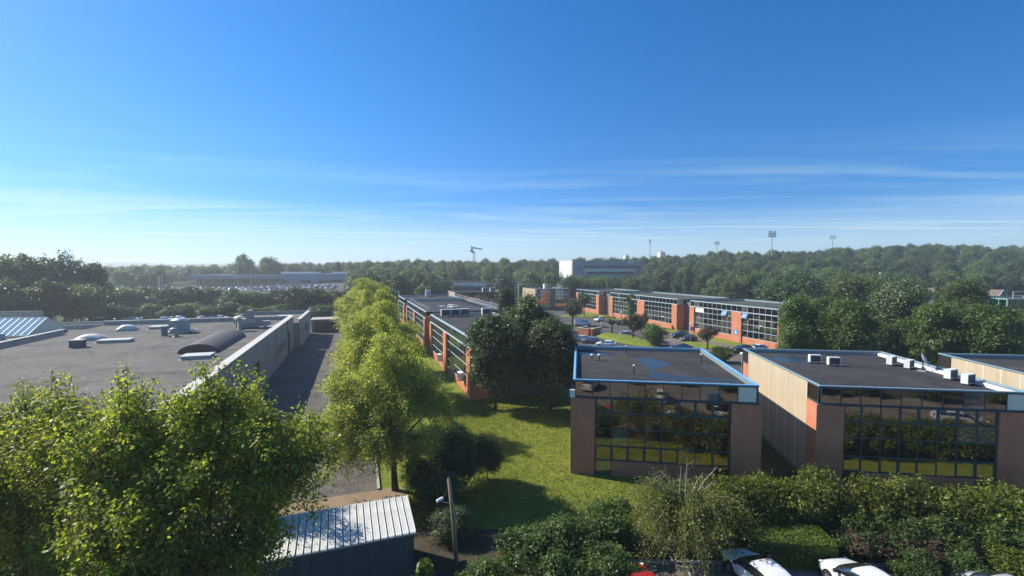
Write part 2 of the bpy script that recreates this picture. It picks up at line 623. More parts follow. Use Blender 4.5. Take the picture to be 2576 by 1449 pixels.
LEAF = {
    'near': leaf_mat('leaf_fresh_green', [(0.12, 0.165, 0.032), (0.20, 0.25, 0.042), (0.29, 0.33, 0.058), (0.42, 0.43, 0.095)], 0.58, var=.15),
    'weep': leaf_mat('leaf_yellow_green', [(0.20, 0.25, 0.06), (0.30, 0.345, 0.08), (0.40, 0.43, 0.105), (0.52, 0.54, 0.17)], 0.52, var=.15),
    'dark': leaf_mat('leaf_dark_green', [(0.035, 0.062, 0.026), (0.055, 0.090, 0.036), (0.085, 0.125, 0.052), (0.16, 0.20, 0.10)], 0.32),
    'right': leaf_mat('leaf_mid_green', [(0.045, 0.088, 0.022), (0.075, 0.13, 0.030), (0.11, 0.17, 0.04), (0.16, 0.21, 0.07)], 0.38),
    'wood': leaf_mat('leaf_woodland', [(0.038, 0.078, 0.032), (0.060, 0.110, 0.042), (0.088, 0.142, 0.055), (0.13, 0.18, 0.085)], 0.36, var=1.0),
    'wood2': leaf_mat('leaf_woodland_light', [(0.06, 0.10, 0.034), (0.095, 0.145, 0.044), (0.13, 0.18, 0.06), (0.18, 0.225, 0.09)], 0.38, var=1.0),
    'wood3': leaf_mat('leaf_woodland_deep', [(0.030, 0.066, 0.036), (0.048, 0.092, 0.048), (0.070, 0.12, 0.062), (0.11, 0.155, 0.09)], 0.3, var=1.0),
    'hedge': leaf_mat('leaf_hedge', [(0.058, 0.092, 0.016), (0.10, 0.142, 0.022), (0.155, 0.19, 0.028), (0.24, 0.25, 0.045)], 0.42),
    'clip': leaf_mat('leaf_clipped_hedge', [(0.06, 0.12, 0.014), (0.095, 0.175, 0.018), (0.13, 0.22, 0.026), (0.20, 0.28, 0.05)], 0.35),
    'brown': leaf_mat('leaf_bronze', [(0.06, 0.042, 0.028), (0.105, 0.068, 0.042), (0.085, 0.085, 0.038), (0.16, 0.105, 0.075)], 0.28),
    'wild': leaf_mat('leaf_olive', [(0.07, 0.10, 0.024), (0.115, 0.145, 0.034), (0.16, 0.18, 0.045), (0.23, 0.22, 0.07)], 0.4),
    'blossom': leaf_mat('leaf_pale_tips', [(0.042, 0.08, 0.024), (0.065, 0.11, 0.032), (0.10, 0.14, 0.055), (0.38, 0.38, 0.29)], 0.3),
}

rng = random.Random(7)

# ================================================================== SETTING
def sheet(name, poly, z, mat, kind='structure', thick=0.0):
    mb = MB()
    if thick:
        mb.prism(poly, z - thick, z)
    else:
        mb.quad(*[(p[0], p[1], z) for p in poly])
    o = mb.build(name, mat)
    if kind:
        o['kind'] = kind
    return o


def frame2(o, a):
    a = R(a)
    e, n = (math.cos(a), math.sin(a)), (-math.sin(a), math.cos(a))
    return lambda u, v: (o[0] + e[0] * u + n[0] * v, o[1] + e[1] * u + n[1] * v)


LF = frame2((-48.36, 103.1), 18.4)          # left warehouse / road frame
KF = frame2((47.5, 123.5), -73.5)           # car-park glass building frame
BF = frame2((5.1, 38.0), -8.2)              # front office frame

# ground: one sheet to the horizon
def build_ground():
    ys = [-250, -100, -30, 0, 40, 90, 140, 165, 190] + list(range(205, 440, 15)) + [480, 540, 640, 800, 1000, 1300, 1600, 1900, 2200, 2500, 2800, 3100, 3400, 4200]
    ts = [i / 16.0 for i in range(-25, 26)]
    V, Fc = [], []
    for y in ys:
        sp = max(abs(y), 220)
        for t in ts:
            x = t * sp
            V.append((x, y, terrain(x, y)))
    w = len(ts)
    for j in range(len(ys) - 1):
        for i in range(w - 1):
            Fc.append((j * w + i, j * w + i + 1, (j + 1) * w + i + 1, (j + 1) * w + i))
    me = bpy.data.meshes.new('ground')
    me.from_pydata(V, [], Fc)
    me.materials.append(M['ground'])
    me.polygons.foreach_set('use_smooth', [True] * len(me.polygons))
    link('ground', me)['kind'] = 'structure'


build_ground()
# lawn between the offices
sheet('lawn', [(-8.5, 30.2), (42, 26.5), (60, 40), (62, 62), (10, 66), (-2, 70), LF(15.0, 20), LF(15.0, -76)], 0.02, M['lawn'])
# service road along the warehouse
sheet('service_road', [LF(0.2, -76.6), LF(14.6, -76.6), LF(14.6, 70), LF(0.2, 70)], 0.03, M['asphalt_road'])
kb = MB()
pa, pb = LF(16.2, -76.6), LF(16.2, 70)
kb.prism([LF(14.6, -76.6), LF(14.8, -76.6), LF(14.8, 70), LF(14.6, 70)], 0.0, 0.14)
kb.build('kerb', M['kerb'])['kind'] = 'structure'
sheet('dirt_strip', [LF(-6, -81.5), LF(16.6, -81.5), LF(16.4, -76.6), LF(-6, -76.6)], 0.024, M['dirt'])
sheet('soil_bed', [(-22, 15), (-2, 22), (44, 22.5), (44, 29), (-4, 32), LF(17, -78), LF(-6, -81.4)], 0.014, M['soil'])
# car park of the viewer's own building, at the foot of the camera
sheet('front_car_park', [(-4, -30), (70, -36), (70, 23.5), (44, 25.2), (2.5, 26.3), (-2, 22)], 0.028, M['asphalt_tan'])
kb = MB()
kb.prism([(2.5, 26.3), (44, 25.2), (44, 25.4), (2.5, 26.5)], 0.0, 0.13)
kb.build('kerb', M['kerb'])['kind'] = 'structure'
for i in range(9):                                   # painted bays
    x = 4.4 + 2.75 * i
    a = R(82)
    mb = MB()
    dx, dy = math.cos(a), math.sin(a)
    mb.quad((x, 25.9 - .03 * i, .034), (x + .11, 25.9 - .03 * i, .034), (x + .11 - dx * 5, 25.9 - dy * 5, .034), (x - dx * 5, 25.9 - dy * 5, .034))
    mb.build('parking_line', M['line'])['kind'] = 'structure'
sheet('front_garden', [(-4, -14), (66, -16), (66, 5.2), (-4, 5.2)], 0.04, M['soil'])
sheet('gap_shade_sheet', [(20.4, 37.3), (23.6, 36.8), (26.6, 53.4), (23.4, 53.9)], 0.028, M['soil'])  # dark sheet added to deepen the shade between the two offices
# car park behind the front offices
sheet('car_park', [(5, 66), (62, 62), (58, 92), KF(30, -5), KF(-80, -5), (12, 205), (2, 205), (4, 110)], 0.03, M['asphalt'])
sheet('parking_bays', [(34, 84), (60, 80), KF(29, -5.2), KF(-2, -5.2), (36, 112)], 0.036, M['asphalt_tan'])
sheet('lawn', [KF(30, -5), KF(30, -.3), KF(-80, -.3), KF(-80, -5)], 0.035, M['lawn'])
# raised planted island
def mound(name, poly, h, mat, z=0.03):
    cx = sum(p[0] for p in poly) / len(poly)
    cy = sum(p[1] for p in poly) / len(poly)
    mb = MB()
    rings = [(1.0, 0.0), (0.99, 0.13), (0.8, 0.13 + h * .6), (0.45, .13 + h * .95)]
    n = len(poly)
    for k, zz in rings:
        for p in poly:
            mb.v.append((cx + (p[0] - cx) * k, cy + (p[1] - cy) * k, z + zz))
    for r in range(3):
        for i in range(n):
            j = (i + 1) % n
            mb.f.append((r * n + i, r * n + j, (r + 1) * n + j, (r + 1) * n + i))
    mb.f.append(tuple(3 * n + i for i in range(n)))
    o = mb.build(name, mat, smooth=False)
    o['kind'] = 'structure'
    return o


def ellipse(c, a, b, ang, n=20):
    f = frame2(c, ang)
    return [f(a * math.cos(2 * math.pi * i / n), b * math.sin(2 * math.pi * i / n)) for i in range(n)]


mound('planted_island', ellipse((27.2, 110.5), 11.5, 4.2, -66), 0.7, M['lawn'])
mound('planted_island', ellipse((16.0, 128), 7, 2.6, -70), 0.3, M['lawn'])
mound('planted_island', ellipse((24.5, 166), 7, 4.5, -10), 0.25, M['lawn'])
mound('planted_island', ellipse((42.5, 101.5), 6, 2.6, -66), 0.3, M['lawn'])
# painted bay lines of the rear car park
for i in range(12):
    a = KF(2 - 3.0 * i, -5.4)
    b = KF(2 - 3.0 * i, -10.2)
    c = KF(2.12 - 3.0 * i, -10.2)
    d = KF(2.12 - 3.0 * i, -5.4)
    mb = MB()
    mb.quad(*[(p[0], p[1], .042) for p in (a, b, c, d)])
    mb.build('parking_line', M['line'])['kind'] = 'structure'
# faded yellow line and bay lines on the service road
for i in range(3):
    mb = MB()
    v = -64.5 + i * 2.4
    mb.quad(*[(p[0], p[1], .038) for p in (LF(12.2, v), LF(12.2, v + .09), LF(14.4, v + .09), LF(14.4, v))])
    mb.build('parking_line', M['line'])['kind'] = 'structure'
mb = MB()
mb.quad(*[(p[0], p[1], .038) for p in (LF(10.45, -70), LF(10.53, -70), LF(10.53, -42), LF(10.45, -42))])
mb.build('yellow_line', M['line_yellow'])['kind'] = 'structure'
# dealership forecourt far left
FC = [(X(250, 250), 250), (X(840, 262), 262), (X(880, 345), 345), (X(250, 345), 345)]
mb = MB()
for q in range(4):
    y0, y1 = 250 + q * 25, 275 + q * 25
    for k in range(6):
        t0, t1 = -0.887 + k * .0885, -0.887 + (k + 1) * .0885
        mb.quad(*[(t * y, y, terrain(t * y, y) + .25) for t, y in ((t0, y0), (t1, y0), (t1, y1), (t0, y1))])
mb.build('forecourt', M['asphalt'])['kind'] = 'structure'

# ================================================================== BUILDINGS
PANES = {}


def pane_mesh(w, h, mat, tag_=''):
    k = (round(w, 3), round(h, 3), mat.name)
    if k not in PANES:
        PANES[k] = MB().box(-w / 2, w / 2, -.012, .012, -h / 2, h / 2).mesh('pane', mat)
    return PANES[k]


class Facade:
    """one straight wall of a building; u along it, w outwards, z up, in the root's own space"""

    def __init__(s, root, o, ang, L):
        s.root, s.o, s.a, s.L = root, o, R(ang), L
        s.d = (math.cos(s.a), math.sin(s.a))
        s.n = (math.sin(s.a), -math.cos(s.a))

    def pt(s, u, w, z):
        return (s.o[0] + s.d[0] * u + s.n[0] * w, s.o[1] + s.d[1] * u + s.n[1] * w, z)

    def box(s, mb, u0, u1, w0, w1, z0, z1):
        return mb.hexa([s.pt(u0, w1, z0), s.pt(u1, w1, z0), s.pt(u1, w0, z0), s.pt(u0, w0, z0),
                        s.pt(u0, w1, z1), s.pt(u1, w1, z1), s.pt(u1, w0, z1), s.pt(u0, w0, z1)])

    def part(s, name, mat, *b):
        mb = MB()
        s.box(mb, *b)
        return mb.build(name, mat, s.root)

    def pane(s, u0, u1, z0, z1, mat=None, w=0.0, name='pane', tilt=0.0):
        mat = mat or (M['glass_blind'] if rng.random() < .07 else M['glass'])
        me = pane_mesh(u1 - u0, z1 - z0, mat)
        j = 0.0038
        return link(name, me, s.root, s.pt((u0 + u1) / 2, w, (z0 + z1) / 2), (tilt + rng.uniform(-j, j), 0, s.a + rng.uniform(-j, j)))

    def bar(s, name, mat, du, dw, dz, u, w, z):
        k = (name, round(du, 3), round(dw, 3), round(dz, 3), mat.name)
        if k not in PANES:
            PANES[k] = MB().box(-du / 2, du / 2, -dw / 2, dw / 2, -dz / 2, dz / 2).mesh(name, mat)
        return link(name, PANES[k], s.root, s.pt(u, w, z), (0, 0, s.a))

    def grid(s, u0, u1, n, rows, w=0.0, mv=.03, mh=.03, fm=None, hm=None, pale=(), thick=(), opened=(), single=False, dep=.05):
        """curtain wall: frame bars with one pane in each cell"""
        fm = fm or M['frame']
        hm = hm or fm
        cw = (u1 - u0) / n
        for i in range(n + 1):
            s.bar('mullion', fm, 2 * mv, dep + .03, rows[-1] - rows[0], u0 + i * cw, w + dep / 2 - .015, (rows[0] + rows[-1]) / 2)
        for z in rows:
            s.bar('transom', hm, u1 - u0 + 2 * mv, dep + .042, 2 * mh, (u0 + u1) / 2, w + dep / 2 - .009, z)
        for (i, r) in thick:
            a, b, c, d = mv, cw - mv, mh, rows[r + 1] - rows[r] - mh
            f = .075
            key = ('sash', round(cw, 3), round(d, 3))
            if key not in PANES:
                t = MB()
                ring = [(a, c), (b, c), (b, d), (a, d), (a + f, c + f), (b - f, c + f), (b - f, d - f), (a + f, d - f)]
                t.v = [(x, -.035, z) for x, z in ring] + [(x, 0, z) for x, z in ring]
                for q in range(4):
                    p = (q + 1) % 4
                    t.f += [(q, p, 4 + p, 4 + q), (8 + q, 12 + q, 12 + p, 8 + p), (q, 8 + q, 8 + p, p), (4 + q, 4 + p, 12 + p, 12 + q)]
                PANES[key] = t.mesh('sash_frame', M['frame_dark'])
            link('sash_frame', PANES[key], s.root, s.pt(u0 + i * cw, w, rows[r]), (0, 0, s.a))
        for r in range(len(rows) - 1):
            if single:
                s.pane(u0, u1, rows[r] + mh, rows[r + 1] - mh, w=w)
                continue
            for i in range(n):
                a, b = u0 + i * cw, u0 + (i + 1) * cw
                if (i, r) in opened:
                    s.pane(a + .04, b - .04, rows[r] + .04, rows[r + 1] - .04, M['glass_blue'], w + .28, 'open_sash', tilt=-0.42)
                    s.pane(a + mv, b - mv, rows[r] + mh, rows[r + 1] - mh, M['core'], w - .02, 'window_opening')
                elif (i, r) in pale:
                    s.pane(a + mv, b - mv, rows[r] + mh, rows[r + 1] - mh, M['pale'], w, 'pale_panel')
                else:
                    s.pane(a + mv, b - mv, rows[r] + mh, rows[r + 1] - mh, w=w)


def shell(root, W, D, roofz, top, cap, roofmat, x0=0, y0=0, capw=.2, inset=.12, walls=None):
    """solid core, felt roof and the four copings of a flat-roofed block"""
    MB().box(x0 + inset, x0 + W - inset, y0 + inset, y0 + D - inset, 0, roofz - .15).build('wall_core', walls or M['core'], root)
    MB().box(x0 + inset, x0 + W - inset, y0 + inset, y0 + D - inset, roofz - .147, roofz).build('roof', roofmat, root)
    up = MB()
    up.box(x0 + inset, x0 + W - inset, y0 + inset, y0 + inset + .12, roofz + .003, top - .1)
    up.box(x0 + inset, x0 + W - inset, y0 + D - inset - .12, y0 + D - inset, roofz + .003, top - .1)
    up.box(x0 + inset, x0 + inset + .12, y0 + inset + .12, y0 + D - inset - .12, roofz + .003, top - .1)
    up.box(x0 + W - inset - .12, x0 + W - inset, y0 + inset + .12, y0 + D - inset - .12, roofz + .003, top - .1)
    up.build('parapet', M['coping_dark'], root)
    c = capw
    for b in ((x0 - .06, x0 + W + .06, y0 - .06, y0 - .06 + c), (x0 - .06, x0 + W + .06, y0 + D + .06 - c, y0 + D + .06),
              (x0 - .06, x0 - .06 + c, y0 - .06 + c, y0 + D + .06 - c), (x0 + W + .06 - c, x0 + W + .06, y0 - .06 + c, y0 + D + .06 - c)):
        MB().box(*b, top - .08, top).build('coping', cap, root)


ROWS = [1.25, 2.47, 3.9, 5.18, 6.42]
BAND = [6.5, 7.78]


def office(loc, ang, W, D, label, cap, left_panels, frame, pale_last, seed):
    """front office: mirror-glass front between brick piers, glazed upper band, beige panelled flanks"""
    rr = random.Random(seed)
    root = empty('office_building', loc, R(ang), label, 'building')
    shell(root, W, D, 7.5, 7.92, cap, M['roof'])
    f = Facade(root, (0, 0), 0, W)
    # upper glazed band, wrapped round the corner
    nb = 10
    f.grid(.12, W - .12, nb, BAND, 0.0, .028, .05, frame, frame, pale={(nb - 1, 0)} if pale_last else ())
    f.part('ledge', frame, -.12, W + .12, -.1, .17, 6.40, 6.44)
    # brick piers
    f.part('brick_pier', M['brick'], -.25, 1.72, -.4, .12, 0, 6.395)
    f.part('brick_pier', M['brick'], W - 2.0, W + .25, -.4, .12, 0, 6.395)
    u0, u1, n = 1.78, W - 2.06, 8
    thick = [(i, r) for i in range(n) for r in (0, 3) if rr.random() < .75]
    f.grid(u0, u1, n, ROWS, -.06, .034, .034, frame, frame, thick=thick)
    cw = (u1 - u0) / n
    f.part('plinth', M['brick'], u0 + cw, u1 - cw, -.4, 0.0, 0, 1.21)
    for k, (a, b) in enumerate(((u0, u0 + cw), (u1 - cw, u1))):
        f.pane(a + .05, b - .05, .08, 1.18, w=-.08)
        mbd = MB()
        f.box(mbd, a, a + .05, -.1, 0, 0, 1.21)
        f.box(mbd, b - .05, b, -.1, 0, 0, 1.21)
        f.box(mbd, a + .05, b - .05, -.1, 0, 0, .08)
        mbd.build('door_frame', frame, root)
    # flanks
    for side in (0, 1):
        g = Facade(root, (0, D) if side == 0 else (W, 0), -90 if side == 0 else 90, D)
        ends = 1.9
        n2 = 7
        pw = (D - 2 * ends) / n2
        for i in range(n2):
            a = ends + i * pw
            g.part('wall_panel', M['beige'], a + .03, a + pw - .03, -.12, .05 + rr.uniform(-.004, .004), 0.0, 7.76)
        j = MB()
        for i in range(n2 + 1):
            a = ends + i * pw
            g.box(j, a - .028, a + .028, -.1, .075, 0, 7.77)
        j.build('joint_strips', M['cream'], root)
        g.part('brick_pier', M['brick'], .42 if side == 0 else .42, ends - .04, -.12, .10, 0, 6.39)
        g.part('brick_pier', M['brick'], D - ends + .04, D - .42, -.12, .10, 0, 6.39)
        for a, b in ((.14, ends - .05), (D - ends + .05, D - .14)):
            g.grid(a, b, 1, BAND, 0.0, .03, .05, frame, frame)
    bk = Facade(root, (W, D), 180, W)
    bk.grid(.12, W - .12, nb, BAND, 0, .028, .05, frame, frame, single=True)
    bk.part('brick_pier', M['brick'], .35, 1.72, -.12, .10, 0, 6.395)
    bk.part('brick_pier', M['brick'], W - 2.0, W - .35, -.12, .10, 0, 6.395)
    bk.grid(1.78, W - 2.06, n, ROWS, -.06, .034, .034, frame, frame, single=True)
    bk.part('plinth', M['brick'], 1.78, W - 2.06, -.12, 0.0, 0, 1.21)
    return root


b1 = office((5.1, 38.0, 0), -8.2, 14.3, 16.9, 'mirror-glass office with bright blue roof edge and puddles on its flat roof', M['cap_blue'], True, M['frame_dark'], True, 3)
b2 = office((24.0, 35.9, 0), -8.2, 14.3, 17.1, 'mirror-glass office with sunlit beige panelled side and grey-blue roof edge', M['frame'], True, M['frame_dark'], True, 5)
b3 = office((43.6, 32.9, 0), -8.2, 14.3, 17.1, 'flat-roofed beige panelled office cut off by the right edge of the photo', M['frame'], True, M['frame_dark'], True, 9)


# white corner ledge, vents and puddles of the first office
def vent(root, x, y, z, h=.75, r=.055, cap=True):
    v = empty('roof_vent', (x, y, z))
    v.parent = root
    MB().lathe([(r, 0), (r, h)], 10).build('pipe', M['dark'], v)
    if cap:
        MB().lathe([(r * 1.3, h), (r * 2.1, h + .03), (r * 2.0, h + .1), (r * .8, h + .15)], 10).build('cowl', M['white_metal'], v)


def vent_flat(root, x, y, z, h, r, capr):
    mb = MB().lathe([(r * 1.6, 0), (r, .06), (r, h)], 10)
    p = mb.build('vent_pipe', M['dark'], root, (x, y, z))
    MB().lathe([(capr * .7, h), (capr, h + .04), (capr * .9, h + .12), (capr * .3, h + .18)], 12).build('vent_cowl', M['white_metal'], p)


for (x, y, h, cr) in ((5.7, 15.2, .7, .11), (5.3, 4.2, .75, .11), (12.6, 10.4, .8, .11), (1.75, 10.5, .45, .2), (2.5, 10.6, .45, .2)):
    vent_flat(b1, x, y, 7.5, h, .06, cr)
MB().box(-.32, .1, -.2, .02, 6.44, 7.05).build('corner_flashing', M['white'], b1)


MB().box(13.72, 13.90, .35, 16.7, 7.503, 7.8).build('flashing', M['white'], b2)


def blob(name, pts, parent, z, mat, jag=.18, seed=1):
    """irregular flat sheet with a ragged outline"""
    rr = random.Random(seed)
    out = []
    n = len(pts)
    for i in range(n):
        a, b = Vector((*pts[i], 0)), Vector((*pts[(i + 1) % n], 0))
        for k in range(6):
            p = a.lerp(b, k / 6)
            q = p + Vector((rr.gauss(0, jag), rr.gauss(0, jag * .8), 0)) * (0.3 if k == 0 else 1)
            out.append((q.x, q.y))
    me = bpy.data.meshes.new(name)
    bm = bmesh.new()
    vs = [bm.verts.new((p[0], p[1], z)) for p in out]
    fc = bm.faces.new(vs)
    bmesh.ops.triangulate(bm, faces=[fc])
    bmesh.ops.recalc_face_normals(bm, faces=bm.faces)
    for fcc in bm.faces:
        if fcc.normal.z < 0:
            fcc.normal_flip()
    bm.to_mesh(me)
    bm.free()
    me.materials.append(mat)
    return link(name, me, parent)


blob('puddle', [(6.3, 12.4), (7.8, 12.0), (9.6, 10.2), (9.2, 9.0), (7.9, 7.4), (7.2, 5.6), (8.3, 4.7), (10.6, 3.9), (13.6, 3.4), (13.7, 2.5), (8.5, 2.7), (6.2, 3.2), (6.9, 5.0), (7.0, 7.6), (6.6, 9.8)], b1, 7.506, M['water'], .16, 4)
blob('puddle', [(.5, 15.9), (2.2, 15.6), (4.4, 14.4), (3.2, 13.3), (1.0, 12.9), (.45, 14)], b1, 7.506, M['water'], .14, 8)
blob('puddle', [(1.2, 13.8), (4.6, 15.2), (6.2, 13.2), (4.2, 11.0), (1.6, 11.4)], b2, 7.506, M['water'], .3, 11)


# air-conditioning units: casing, fan grille, feet
def ac_mesh():
    w, d, h = 1.05, .45, .74
    ms = {}
    ms['case'] = MB().box(-w / 2, w / 2, -d / 2, d / 2, .12, h + .12).mesh('casing', M['white_metal'])
    g = MB().box(-w / 2 + .07, w / 2 - .07, -d / 2 - .012, -d / 2 - .003, .2, h + .04)
    ms['back'] = g.mesh('fan_opening', M['dark'])
    g = MB()
    for i in range(7):
        x = -w / 2 + .09 + i * (w - .18) / 6
        g.box(x - .008, x + .008, -d / 2 - .03, -d / 2 - .014, .2, h + .04)
    for i in range(6):
        z = .2 + i * (h - .16) / 5
        g.box(-w / 2 + .07, w / 2 - .07, -d / 2 - .036, -d / 2 - .031, z - .008, z + .008)
    ms['grille'] = g.mesh('fan_grille', M['coping_dark'])
    ms['foot'] = MB().box(-.04, .04, -d / 2 - .05, d / 2 + .05, 0, .12).mesh('foot', M['dark'])
    return ms


ACM = ac_mesh()


def ac_unit(loc, rz, label, sc=1.0, group='air conditioning units'):
    r = empty('air_conditioner', loc, rz, label, 'air conditioner', group)
    r.scale = (sc, sc, sc)
    link('casing', ACM['case'], r)
    b = link('fan_opening', ACM['back'], r)
    link('fan_grille', ACM['grille'], r)
    for s in (-1, 1):
        link('foot', ACM['foot'], r, (s * .32, 0, 0))
    return r


B2F = frame2((24.0, 35.9), -8.2)
for (x, y, az, sc, lb) in ((4.9, 11.4, 0, 1.0, 'white roof cooling unit, left of the pair behind the beige panelled side'),
                           (6.1, 10.3, 0, 1.0, 'white roof cooling unit, right of the pair behind the beige panelled side'),
                           (11.9, 11.4, 38, 1.05, 'white roof cooling unit farthest back along the right roof edge'),
                           (12.5, 9.9, 38, 1.0, 'white roof cooling unit next to the satellite dish'),
                           (13.0, 5.6, 30, 1.05, 'white roof cooling unit, farther of the two nearest the roof corner'),
                           (13.0, 3.8, 30, 1.05, 'white roof cooling unit nearest the right front roof corner')):
    p = B2F(x, y)
    ac_unit((p[0], p[1], 7.5), R(az - 8.2), lb, sc)
# satellite dish
p = B2F(13.0, 8.9)
dish = empty('satellite_dish', (p[0], p[1], 7.5), R(25), 'grey satellite dish beside the cooling units on the right office roof', 'satellite dish')
mb = MB()
mb.lathe([(.02, 0), (.35, .06), (.62, .19), (.65, .21), (.6, .2), (.3, .09), (.02, .03)], 20)
d_ = mb.build('reflector', M['metal'], dish, (0, 0, 1.05), (R(62), 0, R(20)), True)
MB().tube([(0, 0, 0), (0, 0, 1.0)], .04, 8).build('mast', M['dark'], dish)
MB().box(-.3, .3, -.3, .3, 0, .06).build('base_plate', M['metal'], dish)
MB().tube([(0, -.1, .95), (.1, -.55, 1.15)], .015, 6).build('feed_arm', M['dark'], dish)


# ---- long glazed wings (car park side and lawn side)
def wing(name, loc, ang, blocks, depth, label, frame, hframe, roofmat, rows, band, detail=True, side='front', top=None, opened=(), pale=()):
    """row of glazed blocks with brick piers, notched brown returns between"""
    root = empty(name, loc, R(ang), label, 'building')
    top = top or band[1] + .14
    for bi, bk in enumerate(blocks):
        u0, u1 = bk['u']
        D = bk.get('d', depth)
        shell(root, u1 - u0, D, top - .42, top, hframe, roofmat, u0, 0, .26)
        f = Facade(root, (u0, 0), 0, u1 - u0)
        L = u1 - u0
        nb = bk['nb']
        f.grid(.12, L - .12, nb, band, .03, .03, .05, frame, hframe, single=not bk.get('panes', True))
        f.part('ledge', hframe, -.05, L + .05, -.1, .16, rows[-1] + .0, band[0] - .055)
        for (a, b) in bk['piers']:
            f.part('brick_pier', M['brick'], a, b, -.3, .3, 0, rows[-1] - .005)
        for gi, (a, b, n) in enumerate(bk['bays']):
            op = {(i, r) for (g_, i, r) in bk.get('open', ()) if g_ == gi}
            pl = {(i, r) for (g_, i, r) in bk.get('pale', ()) if g_ == gi}
            f.grid(a, b, n, rows, -.05, .032, .045, frame, hframe, single=not bk.get('panes', True), opened=op, pale=pl)
            for k in bk.get('doors', ()):
                pass
            f.part('plinth', M['brick'], a, b, -.3, .04, 0, rows[0] - .045)
        # near end and far end walls: brown cladding boards, beige corner panel in the upper band
        for e in (0, 1):
            g = Facade(root, (u1, 0) if e else (u0, D), 90 if e else -90, D)
            g.part('brick_pier', M['brick'], .02 if e else D - 2.2, 2.2 if e else D - .02, -.12, .06, 0, rows[-1])
            g.part('corner_panel', M['beige'] if bk.get('beige', True) else M['glass'], .1 if e else D - 1.7, 1.7 if e else D - .1, -.11, .07, band[0], band[1])
            nbo = 9
            cwid = (D - 2.4) / nbo
            for i in range(nbo):
                a = (2.3 if e else .1) + i * cwid
                g.part('wall_panel', bk.get('endmat', M['brown_clad']), a + .02, a + cwid - .02, -.12, .05, 0, band[1])
        r = Facade(root, (u1, D), 180, L)
        r.part('rear_wall', M['brown_clad'], .1, L - .1, -.12, .03, 0, band[1])
    for (x0, x1) in [(a['u'][1], b['u'][0]) for a, b in zip(blocks, blocks[1:])]:
        # recessed link between two blocks
        MB().box(x0 - .1, x1 + .1, 2.4, depth - 1, 0, top - .9).build('link_wall', M['brown_clad'], root)
        MB().box(x0 - .1, x1 + .1, 2.4, depth - 1, top - .897, top - .75).build('link_roof', roofmat, root)
    return root


KROWS = [1.45, 2.95, 4.4, 5.75, 7.0]
KBAND = [7.12, 8.46]
# local x runs away from the camera-left end towards the camera: s1, s2, s3
kwing = wing('office_wing', (*KF(-72.6, 0), 0), -73.5, [
    dict(u=(0, 20.4), nb=11, piers=[(0, 1.9), (18.2, 20.4)], bays=[(1.95, 18.15, 9)]),
    dict(u=(28.6, 67.2), nb=22, piers=[(0, 2.3), (18.3, 22.4), (36.3, 38.6)], bays=[(2.35, 18.25, 9), (22.45, 36.25, 8)]),
    dict(u=(72.6, 100.8), nb=17, piers=[(0, 1.8), (15.2, 18.2)], bays=[(1.85, 15.15, 8), (18.25, 28.0, 6)], open=((0, 6, 3), (1, 0, 3)), pale=((0, 0, 3), (0, 1, 3)))],
    17.5, 'long two-storey glass office with orange brick piers facing the car park', M['frame_light'], M['frame_light'], M['roof_moss'], KROWS, KBAND)
ROWS2 = [1.2, 2.45, 3.95, 5.3, 6.5]
MF = frame2((-5.53, 59.53), 18.9)
mwing = wing('office_wing', (*MF(0.4, 101.5), 0), -71.1, [
    dict(u=(0, 20), nb=12, piers=[(0, 1.8), (18.0, 20)], bays=[(1.85, 17.95, 10)], panes=False, beige=False),
    dict(u=(26.2, 61.6), nb=24, piers=[(0, 1.8), (16.0, 18.4), (33.4, 35.4)], bays=[(1.85, 15.95, 10), (18.45, 33.35, 10)], panes=False, beige=False),
    dict(u=(68.0, 101.5), d=12.8, nb=25, piers=[(0, 1.9), (14.4, 17.0), (31.4, 33.5)], bays=[(1.95, 14.35, 9), (17.05, 31.35, 10)], beige=False)],
    17, 'long glass and brick office beside the lawn with railings on its flat roof', M['frame'], M['frame_light'], M['roof'], ROWS2, [6.62, 7.9])


def rail(root, pts, h, mat, r=.03, posts=2.0):
    mb = MB()
    for a, b in zip(pts, pts[1:]):
        a, b = Vector(a), Vector(b)
        n = max(1, int((b - a).length / posts))
        for k in (h, h * .55):
            mb.tube([a + Vector((0, 0, k)), b + Vector((0, 0, k))], r, 5)
        for i in range(n + 1):
            p = a.lerp(b, i / n)
            mb.tube([p, p + Vector((0, 0, h))], r, 5)
    return mb.build('railing', mat, root)


rail(mwing, [(27, .8, 7.62), (60.9, .8, 7.62), (60.9, 16.2, 7.62), (27, 16.2, 7.62), (27, .8, 7.62)], 1.05, M['metal'])
rail(mwing, [(10, 16.4, 7.62), (61, 16.5, 7.62)], 1.3, M['white_metal'], .04)
mb = MB()
for i in range(16):
    mb.box(28 + i * 2, 28.5 + i * 2, 15.0, 15.6, 7.623, 7.85)
mb.build('ballast_blocks', M['dark'], mwing)
rb = random.Random(5)
for i in range(7):
    o = MB().box(-.75, .75, -.4, .4, 0, .12).build('insulation_board', M['white'], None, (*MF(7 + rb.uniform(-1.4, 2.4), 51.5 + rb.uniform(-1.2, 1.2)), 7.62 + i * .13), (0, rb.uniform(-.05, .05), rb.uniform(0, 3)))
    tag(o, 'white board lying in the loose pile on the railed flat roof', 'board', 'loose white boards on the roof')
for i, (u, lab) in enumerate(((3.0, 'roof cooling unit, leftmost of the four behind the near roof of the lawn office'), (4.9, 'roof cooling unit, second from left behind the near roof of the lawn office'), (6.8, 'roof cooling unit, third from left behind the near roof of the lawn office'), (11.2, 'roof cooling unit standing apart, rightmost of the four on the lawn office'))):
    p = MF(u, 31.6)
    ac_unit((p[0], p[1], 7.62), R(18.9), lab, 1.75)
p = MF(10, 100)
MB().box(-1.2, 1.2, -.8, .8, 7.62, 9.6).build('roof_cabin', M['metal'], mwing, (2.0, 9.5, 0))
